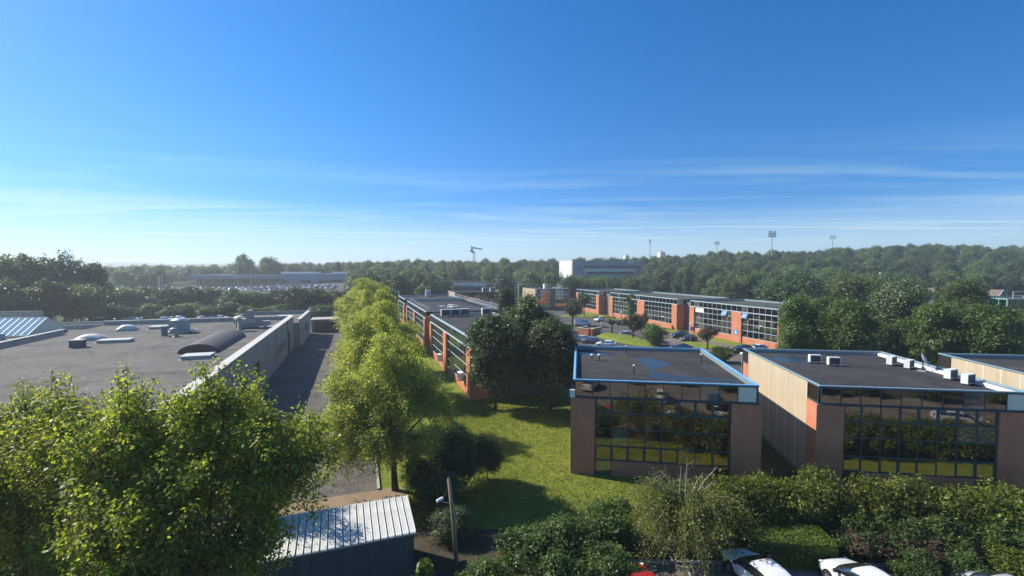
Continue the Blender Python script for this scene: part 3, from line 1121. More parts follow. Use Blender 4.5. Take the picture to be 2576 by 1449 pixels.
# wall-hung cooling units low on the sunlit facade
for (u, z, lab) in ((28.9, 1.6, 'white cooling unit hung low on the brick corner of the lawn office'), (12.8, 1.3, 'white cooling unit hung low on the facade behind the yellow-green tree')):
    q = MF(-.15, 101.5 - 68 - u)
    o = ac_unit((q[0], q[1], z), R(-71.1), lab, 1.3)
    br = MB().box(-.3, .3, .1, .55, -.05, .02).build('wall_bracket', M['metal'], o)

# ---- left warehouse: big felt roof behind pale parapets
def box_l(mb, u0, u1, v0, v1, z0, z1):
    return mb.box(u0, u1, v0, v1, z0, z1)


wh = empty('warehouse', (-48.36, 103.1, 0), R(18.4), 'low pale warehouse with a wide grey flat roof, domes and parapets', 'building')
RZ = 6.15
MB().box(-33.0, -.3, -72.3, -3.6, 0, RZ - .2).build('wall_core', M['conc_wall'], wh)
MB().box(-32.9, -.35, -72.2, -3.65, RZ - .197, RZ).build('roof', M['roof_grey'], wh)
MB().box(-12.9, 1.25, -3.5, 19.0, 0, 5.1).build('wall_core', M['conc_wall'], wh)
MB().box(-12.8, 1.15, -3.4, 18.9, 5.103, 5.3).build('roof', M['roof_grey'], wh)
MB().box(-75, -33.1, -60, -3, 0, 5.3).build('wall_core', M['conc_wall'], wh)
MB().box(-75, -33.2, -59.9, -3.1, 5.303, 5.5).build('roof', M['roof_grey'], wh)
# long wall towards the road, in panels
for i in range(17):
    v0 = -72.3 + i * 4.04
    MB().box(-.3, .2 + rng.uniform(-.004, .004), v0 + .02, v0 + 4.02, 0, 6.8).build('wall_panel', M['conc_wall'], wh)
for i in range(5):
    v0 = -3.5 + i * 4.5
    MB().box(1.252, 1.45 + rng.uniform(-.004, .004), v0 + .02, v0 + 4.48, 0, 5.95).build('wall_panel', M['conc_wall'], wh)


def par(name, x0, x1, y0, y1, z0, z1, cap=None):
    MB().box(x0, x1, y0, y1, z0, z1 - .08).build('parapet', M['conc_wall'], wh)
    MB().box(x0 - .06, x1 + .06, y0 - .06, y1 + .06, z1 - .077, z1).build('coping', cap or M['coping'], wh)


par('p', -.62, .26, -72.3, -3.2, 6.803, 6.95)
par('p', -33, -.7, -4.0, -3.5, RZ + .003, 6.95)
par('p', -33.4, -33, -34, -16.5, RZ + .003, 6.95)
par('p', -33.0, -.7, -72.6, -72.31, 0, 6.55)
par('p', -33.4, -33, -72.4, -34.1, RZ + .003, 6.6)
par('p', .85, 1.5, -3.3, 18.6, 5.953, 6.1)
par('p', -12.9, 1.5, 18.7, 19.1, 5.303, 6.1, M['coping_dark'])
par('p', -13.2, -12.9, -3, 19.05, 5.303, 6.1, M['coping_dark'])
par('p', -75, -33.45, -3.4, -3.0, 5.503, 6.3, M['coping_dark'])
par('p', -75, -41, -16.2, -15.8, 5.503, 6.5, M['coping_dark'])
par('p', -75, -29, 1.4, 1.8, 0, 6.4, M['coping_dark'])
par('p', -75, -51.4, 14, 14.4, 0, 7.9, M['coping_dark'])
# doors and windows of the road wall
for (v, w, z0, z1) in ((-11.5, 1.4, 0.05, 4.4), (-17.5, .9, 2.2, 3.5), (-20, .9, 2.2, 3.5), (-22.5, .9, 2.2, 3.5), (-25, .9, 2.2, 3.5), (-44, 3.0, .05, 4.2), (-52, 3.2, .05, 4.2)):
    d_ = MB().box(.21, .24, v, v + w, z0, z1).build('door' if z0 < .5 else 'window', M['dark'], wh)
    fr = MB()
    fr.box(.21, .28, v - .08, v, z0, z1).box(.21, .28, v + w, v + w + .08, z0, z1).box(.21, .28, v - .08, v + w + .08, z1, z1 + .08)
    fr.build('frame', M['coping_dark'], d_)
for (v, w) in ((6.5, 5.5), (1.2, 1.2)):
    d_ = MB().box(1.46, 1.49, v, v + w, 2.1, 3.7).build('window', M['dark'], wh)
    MB().box(1.46, 1.54, v - .06, v + w + .06, 2.02, 2.1).build('sill', M['coping'], d_)
MB().tube([(.34, -13.4, .1), (.34, -13.4, 6.7)], .07, 8).build('downpipe', M['dark'], wh)
for v in (-28, -56):
    MB().tube([(.34, v, .1), (.34, v, 6.7)], .06, 8).build('downpipe', M['metal'], wh)


def dome(u, v, w, l, h, z=RZ, flat=False):
    d_ = empty('skylight', (u, v, z))
    d_.parent = wh
    MB().box(-l / 2 - .18, l / 2 + .18, -w / 2 - .18, w / 2 + .18, 0, .03).build('flashing', M['coping'], d_)
    MB().box(-l / 2, l / 2, -w / 2, w / 2, .033, .35).build('kerb', M['concrete'], d_)
    if flat:
        MB().box(-l / 2 - .06, l / 2 + .06, -w / 2 - .06, w / 2 + .06, .353, .45).build('cover', M['plexi'], d_)
    else:
        mb = MB()
        N = 8
        for j in range(N + 1):
            for i in range(N + 1):
                a, b = i / N * 2 - 1, j / N * 2 - 1
                mb.v.append((a * l / 2, b * w / 2, .353 + h * (1 - a * a) ** .5 * (1 - b * b) ** .5 if abs(a) < 1 and abs(b) < 1 else .353))
        for j in range(N):
            for i in range(N):
                q = j * (N + 1) + i
                mb.f.append((q, q + 1, q + N + 2, q + N + 1))
        mb.build('dome', M['plexi'], d_, smooth=True)


dome(-25.3, -25.9, 2.2, 3.0, .6)
dome(-20.7, -29.6, 1.9, 3.9, .1, flat=True)
dome(-25.1, -14.4, 2.0, 2.6, .7)
dome(-21.0, -13.0, 2.2, 2.4, .1, flat=True)
dome(-5.2, -47.6, 2.2, 3.0, .1, flat=True)
dome(-3.4, 10.5, 2.0, 2.8, .1, 5.303, True)
dome(-46, -22, 2.0, 3.0, .6, 5.503)
dome(-33.9 + 6.5, -9.4, 1.2, 1.2, .1, flat=True)
# barrel rooflight in dark felt
mb = MB()
N = 12
for j in range(2):
    for i in range(N + 1):
        a = math.pi * i / N
        mb.v.append((math.cos(a) * 2.3, -44 + j * 15.5, .02 + math.sin(a) * 1.15))
for i in range(N):
    mb.f.append((i, i + 1, N + 2 + i, N + 1 + i))
mb.f.append(tuple(range(N + 1)))
mb.f.append(tuple(range(N + 1, 2 * N + 2)))
mb.build('barrel_rooflight', simple('dark_rooflight', (0.075, 0.062, 0.052), .6), wh, (-6.2, 0, RZ))
# roof machinery
L3 = lambda u, v, z=RZ: (*LF(u, v), z)
t = empty('roof_fan', L3(-15.4, -20.6), R(18.4), 'bulky grey ventilation cabinet in the middle of the warehouse roof', 'ventilator')
MB().box(-1.5, 1.5, -1.0, 1.0, .05, .3).build('base_frame', M['metal'], t)
MB().box(-1.3, 1.3, -.9, .9, .3, 2.1).build('housing', simple('grey_housing', (.30, .33, .34), .6), t)
MB().lathe([(.0, 0), (1.2, 0), (1.2, .1), (.8, .35), (.1, .42)], 16).build('hood', M['metal'], t, (0, 0, 2.1), smooth=False)
MB().box(1.3, 2.6, -.5, .5, .2, .45).build('duct', M['white_metal'], t)
t = empty('goose_neck_vent', L3(-14.2, -26.0), R(18.4), 'small bent grey vent pipe in front of the ventilation cabinet', 'vent')
MB().tube([(0, 0, 0), (0, 0, .8), (-.15, 0, 1.1), (-.5, 0, 1.2), (-.8, 0, 1.0), (-.85, 0, .8)], [.32] * 6, 12).build('pipe', M['metal'], t, smooth=True)
MB().lathe([(.55, 0), (.4, .1)], 12).build('flange', M['coping'], t)
t = empty('chimney_box', L3(-16.4, -24.2), R(18.4), 'narrow dark upright duct left of the bent vent pipe', 'duct')
MB().box(-.35, .35, -.3, .3, .003, 1.5).build('duct', simple('duct_grey', (.16, .18, .19), .7), t)
MB().box(-.42, .42, -.37, .37, 1.503, 1.58).build('cap', M['metal'], t)
t = empty('roof_fan', L3(-6.0, -17.0), R(18.4), 'stacked grey ventilation plant with round drum near the wall corner', 'ventilator')
MB().box(-1.6, 1.3, -.9, .9, .15, .95).build('lower_case', simple('plant_grey', (.27, .28, .27), .7), t)
MB().box(-2.0, 1.6, -1.0, 1.0, .953, 1.75).build('upper_case', M['concrete'], t)
MB().box(1.65, 3.9, -.6, .6, .3, 1.2).build('side_case', simple('plant_beige', (.36, .33, .29), .7), t)
MB().lathe([(.8, -1.1), (.8, 1.1)], 18, axis='y').build('drum', simple('drum_tan', (.34, .28, .235), .7), t, (.4, .3, 2.5))
MB().box(-1.2, 1.8, -1.0, 1.0, 0, .147).build('plinth', M['dark'], t)
t = empty('mushroom_vent', L3(-6.3, -21.2), R(18.4), 'tall pale mushroom vent in front of the stacked plant', 'vent')
MB().lathe([(.9, 0), (.6, .15), (.33, .3), (.3, 2.2)], 14).build('shaft', M['concrete'], t, smooth=True)
MB().lathe([(.4, 2.2), (.95, 2.25), (.85, 2.4), (.2, 2.65)], 14).build('cap', M['coping'], t, smooth=True)
for k, (u, v, lab) in enumerate(((-.7 - 1.6, -17.4, 'low white roof vent, nearest the stacked plant'), (-.4, -16.6, 'low white roof vent with flat cap nearest the wall edge'), (-.3 + .2 - 1.0, -19.2, 'small white roof vent pad in front of the others'))):
    t = empty('roof_vent', L3(u - .6, v), 0, lab, 'vent')
    MB().lathe([(.5, 0), (.25, .06), (.25, .35)], 10).build('pipe', M['metal'], t)
    MB().box(-.55, .55, -.4, .4, .353, .45).build('cap', M['white'], t)
t = empty('roof_box', L3(-23.4, -33.6), R(18.4), 'small dark box vent at the left of the warehouse roof', 'vent')
MB().box(-.75, .75, -.5, .5, .003, 1.0).build('housing', simple('vent_dark', (.10, .12, .13), .7), t)
MB().box(-.8, .8, -.55, .55, 1.003, 1.08).build('lid', M['metal'], t)
# little lamps on the rear copings
for k, (u, v, z) in enumerate(((-38, 1.6, 6.4), (-33.5, 1.6, 6.4), (-29.6, 1.6, 6.4), (-27, -3.7, 6.95), (-22, -3.7, 6.95), (-12.9, 18.8, 6.1), (1.2, 18.8, 6.1))):
    t = empty('parapet_lamp', L3(u, v, z))
    t.parent = wh
    t.location = (u, v, z)
    MB().tube([(0, 0, 0), (0, 0, .3)], .04, 6).build('stem', M['metal'], t)
    MB().lathe([(.05, .3), (.2, .34), (.2, .5), (.05, .58)], 10).build('globe', M['lamp_white'], t)
# glazed ridge lantern
lt = empty('glass_roof_lantern', L3(-44.5, -9.0, 5.5), R(18.4 - 10), 'pale glass gabled roof lantern at the far left of the warehouse', 'roof lantern')
gw, gl, gh = 4.2, 6.2, 2.9
for s in (-1, 1):
    for i in range(12):
        a, b = -gl + i * gl * 2 / 12 + .03, -gl + (i + 1) * gl * 2 / 12 - .03
        mbq = MB()
        mbq.hexa([(a, s * gw, .3), (b, s * gw, .3), (b, s * .12, gh), (a, s * .12, gh), (a, s * gw, .34), (b, s * gw, .34), (b, s * .12, gh + .04), (a, s * .12, gh + .04)])
        mbq.build('pane', M['lantern'], lt)
    MB().prism([(-gw, .3), (gw, .3), (0, gh)], -.03, .03).build('gable', M['pale'], lt, (s * gl, 0, 0), (R(90), 0, R(90)))
mbq = MB()
mbq.box(-gl - .1, gl + .1, -.12, .12, gh - .02, gh + .1)
for s in (-1, 1):
    mbq.box(-gl - .1, gl + .1, s * gw - .12, s * gw + .12, 0, .3)
    for i in range(13):
        a = -gl + i * gl * 2 / 12
        mbq.hexa([(a - .03, s * gw, .3), (a + .03, s * gw, .3), (a + .03, s * .12, gh), (a - .03, s * .12, gh), (a - .03, s * gw, .37), (a + .03, s * gw, .37), (a + .03, s * .12, gh + .07), (a - .03, s * .12, gh + .07)])
mbq.build('glazing_bars', M['metal'], lt)
# small annex behind the warehouse end
an = empty('garage', (*LF(5.2, 23.5), 0), R(18.4), 'small flat-roofed garage at the end of the service road', 'building')
MB().box(-3.6, 3.6, -3, 3, 0, 3.3).build('wall', M['brown_clad'], an)
MB().box(-3.8, 3.8, -3.2, 3.2, 3.303, 3.5).build('roof', M['concrete'], an)
MB().box(-2.9, 2.9, -3.06, -3.01, .05, 2.7).build('door', M['dark'], an)

# ---- metal shed at the bottom edge
sh = empty('metal_shed', (-8.6, 25.35, 0), R(20.3), 'shed with ribbed pale metal roof and dark wall at the bottom edge', 'shed')
SW0, SW1 = -6.8, 3.0
MB().box(SW0 + .2, SW1 - .12, -1.5, 1.45, 0, 2.62).build('wall', M['shed_wall'], sh)
n = int((SW1 - SW0) / .375)
shm = MB()
pw = .375
g = .04
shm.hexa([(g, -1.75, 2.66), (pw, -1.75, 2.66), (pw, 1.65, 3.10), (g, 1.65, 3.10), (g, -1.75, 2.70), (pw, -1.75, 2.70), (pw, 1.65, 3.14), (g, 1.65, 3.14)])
shm.hexa([(pw - .03, -1.77, 2.69), (pw - .003, -1.77, 2.69), (pw - .003, 1.67, 3.13), (pw - .03, 1.67, 3.13), (pw - .03, -1.77, 2.76), (pw - .003, -1.77, 2.76), (pw - .003, 1.67, 3.20), (pw - .03, 1.67, 3.20)])
for k in (.125, .25):
    shm.hexa([(k - .02, -1.75, 2.699), (k + .02, -1.75, 2.699), (k + .02, 1.65, 3.139), (k - .02, 1.65, 3.139), (k - .01, -1.75, 2.712), (k + .01, -1.75, 2.712), (k + .01, 1.65, 3.152), (k - .01, 1.65, 3.152)])
shme = shm.mesh('roof_sheet', M['steel_sheet'])
MB().hexa([(SW0 + .05, -1.7, 2.625), (SW1 - .05, -1.7, 2.625), (SW1 - .05, 1.6, 3.065), (SW0 + .05, 1.6, 3.065), (SW0 + .05, -1.7, 2.645), (SW1 - .05, -1.7, 2.645), (SW1 - .05, 1.6, 3.085), (SW0 + .05, 1.6, 3.085)]).build('rib_shade_deck', M['black'], sh)  # black underlay; its strips between sheets stand in for the ribs' shade
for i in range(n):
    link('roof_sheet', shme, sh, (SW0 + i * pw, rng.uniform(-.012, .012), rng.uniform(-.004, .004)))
wsh = MB().box(-.33, .33, -.02, .02, 0, 2.58).box(-.35, -.33, -.035, .02, 0, 2.58).mesh('wall_sheet', M['shed_wall'])
for i in range(13):
    link('wall_sheet', wsh, sh, (SW0 + .6 + i * .7, -1.53, .02))
MB().box(SW0, SW1, -1.8, -1.76, 2.6, 2.68).build('gutter', M['metal'], sh)

# ================================================================== VEGETATION
def unit(v):
    return v / np.maximum(np.linalg.norm(v, axis=1, keepdims=True), 1e-9)


def leaf_mesh(name, C, N, size, aspect, mat, rs, A=None):
    """one folded leaf-shaped face per point: C centres, N normals, A optional long axis"""
    n = len(C)
    N = unit(N)
    if A is None:
        A = rs.normal(size=(n, 3))
    A = unit(A - N * np.sum(A * N, axis=1, keepdims=True))
    B = np.cross(N, A)
    L = size * rs.uniform(.65, 1.35, (n, 1))
    W = L * aspect
    fold = N * L * .14
    V = np.empty((n, 4, 3))
    V[:, 0] = C - A * L * .5
    V[:, 1] = C + B * W * .5 + fold - A * L * .06
    V[:, 2] = C + A * L * .5
    V[:, 3] = C - B * W * .5 + fold - A * L * .06
    me = bpy.data.meshes.new(name)
    me.vertices.add(n * 4)
    me.vertices.foreach_set('co', V.reshape(-1).astype(np.float32))
    me.loops.add(n * 4)
    me.loops.foreach_set('vertex_index', np.arange(n * 4, dtype=np.int32))
    me.polygons.add(n)
    me.polygons.foreach_set('loop_start', np.arange(0, n * 4, 4, dtype=np.int32))
    me.polygons.foreach_set('loop_total', np.full(n, 4, dtype=np.int32))
    me.update(calc_edges=True)
    me.materials.append(mat)
    return me


def lobed_crown(name, seed, h, rx, base, nl, size, mat, lobes=34, lr=.34, clumps=26, aspect=.62, taper=0.0, top=1.0):
    """crown of leaf clumps gathered on many overlapping lobes; origin at the foot of the tree"""
    rs = np.random.RandomState(seed)
    rz = (h - base) / 2
    zc = base + rz
    d = unit(rs.normal(size=(lobes, 3)))
    k = rs.uniform(.35, .78, (lobes, 1)) ** .8
    c = d * k * np.array([[rx, rx, rz]])
    if taper:
        t = (c[:, 2] / rz + 1) / 2
        c[:, :2] *= (1 - taper * t)[:, None]
    r = lr * rx * rs.uniform(.65, 1.3, lobes)
    li = rs.randint(0, lobes, clumps * lobes)
    dd = rs.normal(size=(clumps * lobes, 3))
    dd[:, 2] += .35
    dd = unit(dd)
    cc = c[li] + dd * (r[li] * rs.uniform(.7, 1.08, clumps * lobes))[:, None] * np.array([[1, 1, .85]])
    ci = rs.randint(0, clumps * lobes, nl)
    sp = rx * .085
    pos = cc[ci] + rs.normal(size=(nl, 3)) * sp
    nor = dd[ci] * .8 + rs.normal(size=(nl, 3)) * .55
    nor[:, 2] += .35
    pos[:, 2] += zc
    keep = pos[:, 2] > base * .75
    return leaf_mesh(name, pos[keep], nor[keep], size, aspect, mat, rs)


def trunk_mesh(name, seed, h, r, limbs=5, spread=1.5, mat=None):
    rr = random.Random(seed)
    mb = MB()
    pts = [(rr.uniform(-.06, .06) * i, rr.uniform(-.06, .06) * i, h * i / 5) for i in range(6)]
    mb.tube(pts, [r * 1.35, r, r * .9, r * .75, r * .55, r * .3], 8)
    for i in range(limbs):
        a = rr.uniform(0, 6.28)
        z0 = h * rr.uniform(.45, .8)
        p0 = Vector((0, 0, z0))
        p2 = Vector((math.cos(a) * spread * rr.uniform(.6, 1), math.sin(a) * spread * rr.uniform(.6, 1), z0 + h * rr.uniform(.2, .45)))
        p1 = p0.lerp(p2, .5) + Vector((0, 0, -.15 * h * .3))
        mb.tube([p0, p1, p2], [r * .5, r * .33, r * .14], 6)
    return mb.mesh(name, mat or M['bark'], True)


def plant(name, loc, rz, label, cat, group, crown, trunk, sc=(1, 1, 1), cn='crown', tn='trunk'):
    r = empty(name, loc, rz, label, cat, group)
    r.scale = sc
    if crown:
        link(cn, crown, r)
    if trunk:
        link(tn, trunk, r)
    return r


# ---- skeleton trees for the foreground
def skeleton_tree(seed, h, fork, crown_c, crown_r, nl_limbs, ntwig, trunk_r, mode, leaf_per, leaf_size, aspect, mat, multi=1, shell_k=(.55, 1.0), lobes=None):
    """limbs reach into the crown volume, twigs leave the limbs, leaves sit on the twigs"""
    rr = random.Random(seed)
    rs = np.random.RandomState(seed)
    wood = MB()
    nodes = []
    cc = Vector(crown_c)
    cr = Vector(crown_r)
    for m in range(multi):
        ox, oy = (rr.uniform(-.5, .5) * (multi > 1), rr.uniform(-.5, .5) * (multi > 1))
        f = Vector((ox + rr.uniform(-.3, .3), oy + rr.uniform(-.3, .3), fork))
        wood.tube([(ox, oy, 0), ((ox + f.x) / 2 + rr.uniform(-.1, .1), (oy + f.y) / 2, fork * .5), f], [trunk_r * 1.3, trunk_r, trunk_r * .85], 9)
        for i in range(nl_limbs // multi):
            a = 6.283 * (i + rr.random() * .7) / (nl_limbs // multi)
            el = rr.uniform(-.25, 1.25)
            if lobes:
                lb = lobes[(i + m) % len(lobes)]
                tip = Vector(lb[:3]) + Vector((rr.uniform(-.4, .4) * lb[3], rr.uniform(-.4, .4) * lb[4], rr.uniform(-.2, .6) * lb[5]))
            else:
                tip = cc + Vector((math.cos(a) * math.cos(el) * cr.x, math.sin(a) * math.cos(el) * cr.y, math.sin(el) * cr.z)) * rr.uniform(.55, .85)
            mid = f.lerp(tip, .5) + Vector((rr.uniform(-.4, .4), rr.uniform(-.4, .4), rr.uniform(.1, .7)))
            pts = []
            for k in range(9):
                t = k / 8
                pts.append(f * (1 - t) ** 2 + mid * 2 * t * (1 - t) + tip * t * t)
            rad = [trunk_r * (.5 * (1 - k / 8) + .06) for k in range(9)]
            wood.tube(pts, rad, 6)
            nodes += pts[2:]
    nd = np.array([tuple(p) for p in nodes])
    C, N, A = [], [], []
    for i in range(ntwig):
        d = rs.normal(size=3)
        d /= np.linalg.norm(d)
        if d[2] < -.55:
            d[2] *= -.5
        k = rs.uniform(*shell_k)
        if lobes:
            wts = np.array([l_[3] * l_[4] * l_[5] for l_ in lobes]) ** .75
            l_ = lobes[rs.choice(len(lobes), p=wts / wts.sum())]
            tip = np.array(l_[:3]) + d * np.array(l_[3:]) * k
        else:
            tip = np.array(crown_c) + d * np.array(crown_r) * k
        tip += rs.normal(size=3) * .25
        q = nd[np.argmin(np.sum((nd - tip) ** 2, axis=1) + rs.uniform(0, 1.5, len(nd)))]
        T = []
        if mode == 'up':
            s_ = (tip - q)
            mid = q + s_ * .55 + np.array([0, 0, -.12 * np.linalg.norm(s_)])
            end = tip + np.array([rs.normal() * .15, rs.normal() * .15, rs.uniform(.2, 1.1) + (rs.uniform(.4, 1.5) if d[2] > .5 and rs.rand() < .3 else 0)])
            for t in np.linspace(0, 1, 6):
                T.append(q * (1 - t) ** 2 + mid * 2 * t * (1 - t) + end * t * t)
        else:
            s_ = (tip - q)
            out = np.array([d[0], d[1], 0])
            mid = q + s_ * .75 + np.array([0, 0, .5])
            end = tip + out * rs.uniform(.2, .9) + np.array([0, 0, -rs.uniform(.2, 1.5)])
            for t in np.linspace(0, 1, 7):
                T.append(q * (1 - t) ** 2 + mid * 2 * t * (1 - t) + end * t * t)
        T = np.array(T)
        wood.tube([tuple(p) for p in T], [trunk_r * .07 * (1 - .7 * j / (len(T) - 1)) + .004 for j in range(len(T))], 4, False)
        nlf = int(leaf_per * rs.uniform(.6, 1.4))
        t = rs.uniform(.42 if mode == 'up' else .28, 1, nlf) ** .8
        idx = np.minimum((t * (len(T) - 1)).astype(int), len(T) - 2)
        fr = (t * (len(T) - 1) - idx)[:, None]
        pos = T[idx] * (1 - fr) + T[idx + 1] * fr
        tang = T[idx + 1] - T[idx]
        if mode == 'up':
            spread = (.10 + .24 * np.sin(np.pi * np.clip(t, 0, 1)))[:, None]
            off = rs.normal(size=(nlf, 3)) * spread
            nor = rs.normal(size=(nlf, 3)) * .55 + unit(off) * .5 + np.array([0, 0, .75])
            ax = off + np.array([0, 0, -.15])
        else:
            off = rs.normal(size=(nlf, 3)) * np.array([[.22, .22, .15]])
            nor = rs.normal(size=(nlf, 3)) * .6 + np.array([d[0] * .4, d[1] * .4, .8])
            ax = unit(tang) * .4 + off * 3 + np.array([0, 0, -.2])
        C.append(pos + off)
        N.append(nor)
        A.append(ax)
    me = leaf_mesh('leaves', np.concatenate(C), np.concatenate(N), leaf_size, aspect, mat, rs, np.concatenate(A))
    return me, wood.mesh('branches', M['bark'], True)


def skel_plant(name, loc, rz, label, cat, parts, sc=(1, 1, 1), group=None):
    r = empty(name, loc, rz, label, cat, group)
    r.scale = sc
    link('crown', parts[0], r)
    link('trunk', parts[1], r)
    return r


# big fresh-green trees at the lower left
LA = [(0, 0, 6.6, 4.3, 4.0, 4.6), (3.4, .4, 7.6, 2.1, 2.2, 3.0), (-2.6, .2, 9.0, 2.5, 2.5, 2.7), (.9, .6, 10.0, 2.0, 2.0, 2.2), (-3.2, -1, 4.4, 2.6, 2.3, 2.6), (2.3, -1.0, 4.2, 1.8, 1.8, 2.2), (-.5, -2.2, 5.2, 2.6, 2.2, 3.0), (4.9, .2, 8.6, 1.0, 1.1, 1.3)]
LB = [(0, 0, 6.4, 3.4, 3.2, 4.0), (-2.6, .5, 7.6, 2.2, 2.2, 2.8), (2.3, -.4, 7.0, 2.2, 2.2, 3.0), (.6, .3, 9.8, 1.7, 1.7, 2.3), (-1.8, -1, 3.8, 2.4, 2.2, 2.3), (2.2, -.8, 3.6, 2.3, 2.0, 2.3), (-3.6, 0, 10.0, .8, .8, 1.6)]
tA = skeleton_tree(11, 13.4, 3.0, (0, 0, 7.6), (5.0, 4.4, 5.2), 18, 1050, .28, 'up', 66, .165, .66, LEAF['near'], shell_k=(.5, 1.08), lobes=LA)
tB = skeleton_tree(23, 13.4, 2.6, (0, 0, 7.4), (4.2, 4.0, 5.0), 16, 640, .22, 'up', 58, .165, .66, LEAF['near'], multi=2, shell_k=(.5, 1.08), lobes=LB)
skel_plant('broadleaf_tree', (-13.7, 19.6, 0), 0.1, 'large fresh-green tree in front of the warehouse, left of the metal shed', 'tree', tA)
skel_plant('broadleaf_tree', (-20.9, 20.6, 0), 1.2, 'fresh-green tree with many thin upright stems at the lower left corner', 'tree', tB, (1, 1, .93))
skel_plant('broadleaf_tree', (-26.5, 25.5, 0), 3.9, 'fresh-green tree partly cut off by the left edge of the photo', 'tree', tB, (1.0, 1.0, .82))

skel_plant('broadleaf_tree', (-16.4, 28.4, 0), 2.4, 'smaller fresh-green tree behind the large one, shading the left end of the shed roof', 'tree', tB, (.8, .8, .68))

# row of yellow-green weeping trees along the service road
LW = [(-.7, 0, 7.8, 4.3, 4.2, 4.0), (-2.6, -.6, 5.2, 3.0, 3.0, 2.6), (2.2, .4, 6.4, 2.7, 2.8, 3.0), (-.2, 0, 10.0, 2.5, 2.5, 2.2), (-.6, -1.8, 4.6, 2.8, 2.4, 2.4), (-3.9, 0, 7.8, 1.4, 1.5, 1.4), (-3.4, -1.0, 3.5, 2.4, 2.2, 1.7), (1.4, -.8, 3.3, 2.3, 2.1, 1.7)]
LW2 = [(0, 0, 7.8, 4.2, 4.2, 4.0), (2.6, .6, 5.8, 2.8, 2.8, 2.8), (-2.4, -1.2, 6.6, 2.8, 2.8, 3.0), (.5, .5, 10.2, 2.4, 2.4, 2.1), (.2, 2.4, 5.4, 2.6, 2.4, 2.4), (-1, -3.4, 8, 1.6, 1.5, 1.6)]
wA = skeleton_tree(31, 12, 3.0, (0, 0, 7.2), (4.3, 4.3, 4.9), 18, 760, .22, 'weep', 105, .17, .45, LEAF['weep'], shell_k=(.3, 1.02), lobes=LW)
wB = skeleton_tree(37, 12, 3.4, (0, 0, 7.4), (4.8, 4.8, 4.8), 18, 600, .22, 'weep', 92, .20, .45, LEAF['weep'], shell_k=(.3, 1.02), lobes=LW2)
for (v, du, mesh, rz, sc, lab) in ((-77.0, .6, wA, .12, (1.0, 1.0, 1.02), 'yellow-green drooping tree nearest the metal shed, at the near end of its row'),
                                   (-63.5, -.2, wB, 2.0, (.98, .98, 1.04), 'yellow-green drooping tree, second from the near end of the row'),
                                   (-50, .3, wA, 3.7, (1.12, 1.12, 1.09), 'yellow-green drooping tree in the middle of the roadside row'),
                                   (-33, .2, wB, 5.2, (1.15, 1.15, 1.16), 'yellow-green drooping tree, second from the far end of the row'),
                                   (-11, .5, wA, 1.1, (1.45, 1.45, 1.28), 'tallest yellow-green tree at the far end of the roadside row')):
    p = LF(15.3 + du, v)
    skel_plant('weeping_tree', (p[0], p[1], 0), rz, lab, 'tree', mesh, sc, 'roadside row of weeping trees')

# dense dark trees on the lawn beside the long office
dk1 = lobed_crown('crown', 41, 12, 3.6, 2.2, 30000, .30, LEAF['dark'], 46, .36, 30, .6, .25)
dk2 = lobed_crown('crown', 43, 13, 3.9, 2.4, 30000, .31, LEAF['dark'], 46, .36, 30, .6, .2)
tk1 = trunk_mesh('trunk', 3, 6.5, .16, 6, 1.6)
for (x, y, h, r, rz, me, lab) in ((-2.0, 55.4, 12.0, 1.0, 0, dk1, 'dark green tree with bare straight trunk on the lawn, leftmost of the dark clump'),
                                  (4.6, 55.0, 11.6, 1.0, 2.2, dk1, 'dark green tree at the right of the dark clump, beside the blue-edged office'),
                                  (1.6, 63.5, 13.6, 1.0, 1.0, dk2, 'tallest dark green tree at the back of the clump on the lawn'),
                                  (5.2, 63.0, 11.2, .95, 4.0, dk2, 'dark green tree standing behind the right one of the lawn clump')):
    plant('lawn_tree', (x, y, 0), rz, lab, 'tree', 'dark trees on the lawn', me, tk1, (r, r, h / (12 if me is dk1 else 13)))

# trees behind the right-hand offices
rt1 = lobed_crown('crown', 51, 12, 4.2, 1.2, 26000, .36, LEAF['right'], 44, .34, 30, .6, .2)
rt2 = lobed_crown('crown', 53, 12, 4.6, 1.5, 26000, .36, LEAF['right'], 50, .30, 30, .6, .1)
rt3 = lobed_crown('crown', 55, 14, 5.5, 1.8, 30000, .36, LEAF['blossom'], 50, .30, 34, .6, .15)
tk2 = trunk_mesh('trunk', 5, 7, .2, 6, 2.0)
for (px, y, top, r, me, h0, lab) in ((2012, 75, 735, .80, rt1, 12, 'tall narrow dark tree behind the beige panelled office roof'),
                                     (2140, 71, 755, .92, rt2, 12, 'bright green tree behind the roof of the beige panelled office'),
                                     (2262, 92, 703, 1.05, rt3, 14, 'tall tree dotted with pale flower tips behind the right offices'),
                                     (2345, 74, 752, 1.08, rt1, 12, 'broad green tree between the two right-hand office roofs'),
                                     (2490, 70, 765, 1.1, rt2, 12, 'olive green tree above the roof of the cut-off office'),
                                     (2425, 122, 697, 1.5, rt1, 12, 'large rounded green tree in front of the gabled houses'),
                                     (2092, 100, 742, 1.15, rt1, 12, 'dark tree half hidden between the narrow tree and the bright green tree'),
                                     (2200, 78, 800, .8, rt2, 12, 'low dark tree in shade below the flower-tipped tree'),
                                     (2575, 76, 785, 1.0, rt2, 12, 'green tree at the right edge of the photo below the teal-framed glass'),
                                     (2420, 82, 775, .95, rt1, 12, 'dark tree in the gap left of the olive green tree'),
                                     (2050, 86, 800, .9, rt1, 12, 'low shaded tree at the foot of the narrow dark tree')):
    x = X(px, y)
    plant('backdrop_tree', (x, y, 0), px * .7, lab, 'tree', 'trees behind the right offices', me, tk2, (r, r, ZT(top, y) / h0))

